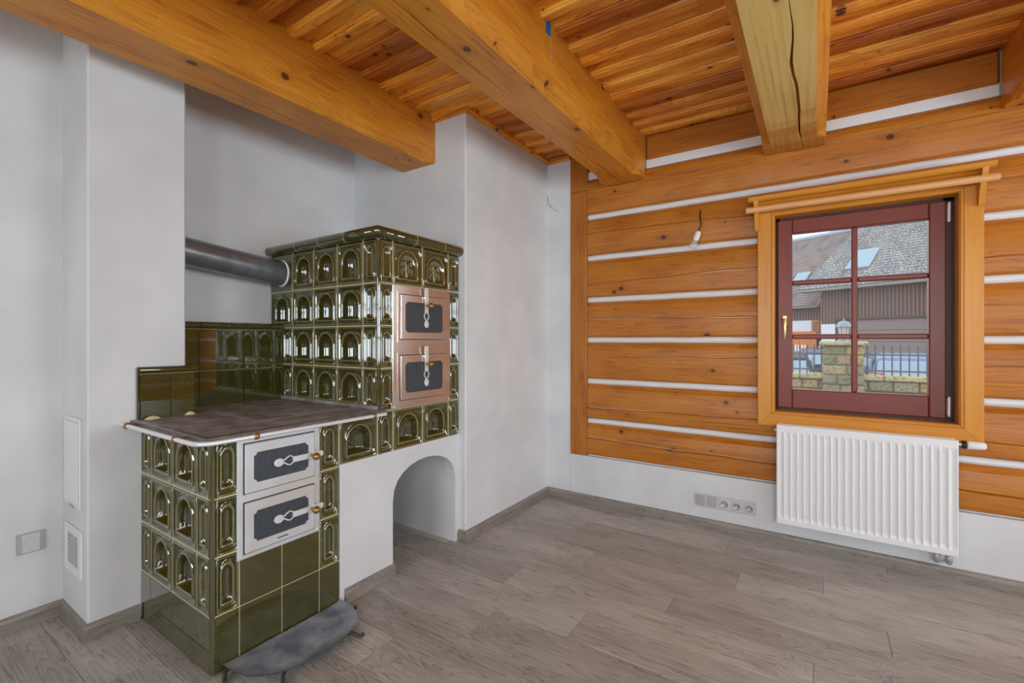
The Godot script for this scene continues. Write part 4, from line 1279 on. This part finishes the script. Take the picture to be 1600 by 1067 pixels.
	for r in 8:
		var x := -3.4 - rng.randf() * 0.2
		var y := r * 0.15
		while x < 4.4:
			var l := rng.randf_range(0.15, 0.36)
			var z := rng.randf_range(0.0, 0.03)
			part("stone", B.new(0).box(V(maxf(x, -3.4), y + 0.006, -0.14), V(minf(x + l - 0.012, 4.4), y + 0.143, z), rng.randf_range(0.01, 0.024)), M.stone[rng.randi() % 6], w)
			x += l
	for k in 8:
		part("coping_stone", B.new(0).box(V(-3.4 + k * 0.98, 1.2, -0.34), V(-2.43 + k * 0.98, 1.275, 0.05), 0.015), M.cope, w)
	var pl := thing("gate_pillar", "square sandstone gate pillar carrying a lantern", "pillar", Transform3D(Basis(), V(2.055, -0.57, -4.95)))
	bx("mortar", V(-0.225, 0, -0.4), V(0.225, 1.7, 0.06), M.joint, pl)
	for r in 12:
		var y := r * 0.141
		var cut := rng.randf_range(-0.08, 0.08)
		var cuts := [-0.245, cut, 0.245] if r % 2 else [-0.245, -0.08 + cut * 0.4, 0.09, 0.245]
		for k in cuts.size() - 1:
			part("stone", B.new(0).box(V(cuts[k] + 0.004, y + 0.005, -0.42), V(cuts[k + 1] - 0.004, y + 0.135, rng.randf_range(0.075, 0.1)), 0.018), M.stone[rng.randi() % 6], pl)
	part("cap_stone", B.new(0).box(V(-0.28, 1.692, -0.46), V(0.28, 1.75, 0.13), 0.012), M.cope, pl)
	# lantern
	var l := thing("pillar_lantern", "grey metal six-sided lantern standing on the gate pillar", "lantern", Transform3D(Basis().scaled(V(0.88, 0.95, 0.88)), V(2.07, 1.18, -5.1)))
	part("foot", B.new(1).lathe([[0.1, 0.0], [0.1, 0.012], [0.06, 0.03], [0.03, 0.05], [0.03, 0.07], [0.055, 0.085]], 6), M.lampmetal, l)
	part("glass", B.new(1).lathe([[0.055, 0.085], [0.085, 0.225]], 6), M.lampglass, l)
	var lf := B.new(1)
	for k in 6:
		var a := TAU * k / 6
		lf.tube([V(0.056 * cos(a), 0.085, 0.056 * sin(a)), V(0.087 * cos(a), 0.226, 0.087 * sin(a))], 0.006, 4)
	part("cage", lf, M.lampmetal, l)
	part("hood", B.new(1).lathe([[0.135, 0.222], [0.105, 0.235], [0.085, 0.275], [0.045, 0.305], [0.012, 0.315], [0.01, 0.335], [0.014, 0.345], [0.0, 0.36]], 6), M.lampmetal, l)
	# railings
	for f in [[[1.30, 1.83], "spiked iron railing between the wall end and the gate pillar"], [[2.29, 4.2], "spiked iron railing on the stone wall before the pale blue-grey car"]]:
		var fe := thing("iron_railing", f[1], "railing", Transform3D(Basis(), V(0, 0.705, -5.05)))
		for y in [0.05, 0.275]:
			bx("rail", V(f[0][0], y, -0.008), V(f[0][1], y + 0.022, 0.008), M.bars, fe)
		var x: float = f[0][0] + 0.05
		while x < f[0][1] - 0.01:
			part("bar", B.new(1).lathe([[0.009, 0.0], [0.009, 0.37], [0.014, 0.385], [0.013, 0.41], [0.0, 0.46]], 6, Transform3D(Basis(), V(x, 0, 0))), M.bars, fe)
			x += 0.0905
	car("parked_car", "pale blue-grey hatchback parked behind the railing", V(3.52, -0.57, -9.9), M.carblue, 0.04)
	car("parked_car", "black hatchback with red tail lamps parked behind the wall end", V(0.95, -0.57, -9.0), M.carblack, 0.0)
	car("parked_car", "dark grey car parked deeper in the yard by the garage", V(2.0, -0.57, -14.6), M.cargrey, 0.1)
	# shrubs outside the other windows
	for q in [[V(9.0, -0.57, 0.6), 2.6, "dense green shrub outside the log wall, near the corner"], [V(9.6, -0.57, 4.2), 3.0, "tall green shrub outside the wide window"], [V(3.6, -0.57, 11.4), 2.6, "rounded green shrub outside the back wall"], [V(-0.9, -0.57, 10.6), 2.4, "smaller green shrub outside the back wall corner"]]:
		var sh := thing("garden_shrub", q[2], "shrub", Transform3D(Basis(), q[0]))
		var fo := B.new(1)
		for k in 900:
			var d := V(rng.randfn(), rng.randfn(), rng.randfn()).normalized() * rng.randf_range(0.75, 1.0)
			var p := V(d.x * 1.7, q[1] * 0.55 + d.y * q[1] * 0.5, d.z * 1.7)
			var u := V(rng.randfn(), rng.randfn(), rng.randfn()).normalized() * 0.16
			var v2 := u.cross(V(rng.randfn(), rng.randfn(), rng.randfn()).normalized()).normalized() * 0.08
			fo.quad(p - u, p - v2, p + u, p + v2)
		tag(part("foliage", fo, M.leaf, sh), "", "", "", "stuff")
		part("stem", B.new(1).tube([V(0, -0.02, 0), V(0.05, q[1] * 0.6, 0)], [0.09, 0.05], 8), M.batten, sh)

func car(called: String, label: String, at: Vector3, paint: Material, turn: float) -> void:
	var c := thing(called, label, "car", Transform3D(Basis(V(0, 1, 0), turn), at), "")
	# stations from the tail (z = 0) to the nose (z = -4): half width low, half width high, heights
	var loops := []
	for s in [[0.05, 0.62, 0.72, 0.40, 0.92], [0.0, 0.80, 0.82, 0.34, 0.90], [-0.15, 0.86, 0.84, 0.28, 0.92], [-1.2, 0.88, 0.86, 0.25, 0.94], [-2.8, 0.88, 0.85, 0.25, 0.93], [-3.6, 0.84, 0.80, 0.28, 0.80], [-3.95, 0.66, 0.62, 0.36, 0.68]]:
		var z: float = s[0]
		loops.append([V(-s[1], s[3], z), V(0, s[3] - 0.02, z), V(s[1], s[3], z), V(s[1] + 0.02, (s[3] + s[4]) / 2, z), V(s[2], s[4] - 0.05, z), V(s[2] - 0.08, s[4], z), V(0, s[4] + 0.02, z), V(-s[2] + 0.08, s[4], z), V(-s[2], s[4] - 0.05, z), V(-s[1] - 0.02, (s[3] + s[4]) / 2, z)])
	var b := B.new(2).soft()
	b.rings(loops)
	b.flat().out(loops[0].duplicate(), V(0, 0.6, -1))
	b.out(loops[-1].duplicate(), V(0, 0.6, -1))
	part("body", b, paint, c)
	var cab := []
	for s in [[-0.04, 0.78, 0.92], [-0.30, 0.66, 1.36], [-0.55, 0.60, 1.46], [-1.6, 0.60, 1.48], [-2.1, 0.62, 1.38], [-2.9, 0.74, 0.92]]:
		cab.append([V(-s[1] - 0.06, 0.88, s[0]), V(s[1] + 0.06, 0.88, s[0]), V(s[1], s[2] - 0.06, s[0]), V(s[1] - 0.08, s[2], s[0]), V(-s[1] + 0.08, s[2], s[0]), V(-s[1], s[2] - 0.06, s[0])])
	var cb := B.new(2)
	cb.rings(cab)
	part("cabin", cb, paint, c)
	var nr := V(0, 0.5, 0.86)
	part("rear_window", B.new(0).prism(P2([-0.68, 0.0, 0.68, 0.0, 0.6, 0.40, -0.6, 0.40]), 0.0, 0.02, Transform3D(Basis(V(1, 0, 0), -0.55), V(0, 0.95, -0.05))), M.carglass, c)
	for sx in [-1.0, 1.0]:
		part("side_window", B.new(0).box(V(sx * 0.70 - 0.03, 0.97, -2.2), V(sx * 0.70 + 0.03, 1.32, -0.5), 0.02), M.carglass, c)
		part("tail_lamp", B.new(0).box(V(sx * 0.66 - 0.13, 0.90, -0.2), V(sx * 0.66 + 0.13, 1.04, 0.06), 0.03), M.red, c)
		for z in [-0.75, -3.2]:
			part("wheel", B.new(0).soft().lathe([[0.0, -0.1], [0.26, -0.1], [0.31, -0.07], [0.31, 0.07], [0.26, 0.1], [0.0, 0.1]], 18, Transform3D(Basis(V(0, 0, 1), PI / 2), V(sx * 0.78, 0.31, z))), M.rubber, c)
	part("bumper", B.new(0).box(V(-0.8, 0.32, -0.02), V(0.8, 0.55, 0.12), 0.05), paint, c)
	part("wiper", B.new(0).box(V(-0.3, 0.965, 0.0), V(0.25, 0.985, 0.02)), M.rubber, c)
	part("number_plate", B.new(0).box(V(-0.26, 0.6, 0.03), V(0.26, 0.71, 0.07), 0.004), M.white, c)

func _ready() -> void:
	rng.seed = 4711
	make_view()
	make_materials()
	M.bulb = mat(Color(0.9, 0.92, 0.94, 0.25), 0.05)
	M.bulb.transparency = BaseMaterial3D.TRANSPARENCY_ALPHA
	build_shell()
	build_window()
	build_stove()
	build_stove_extras()
	build_radiator()
	build_fittings()
	build_outdoors()
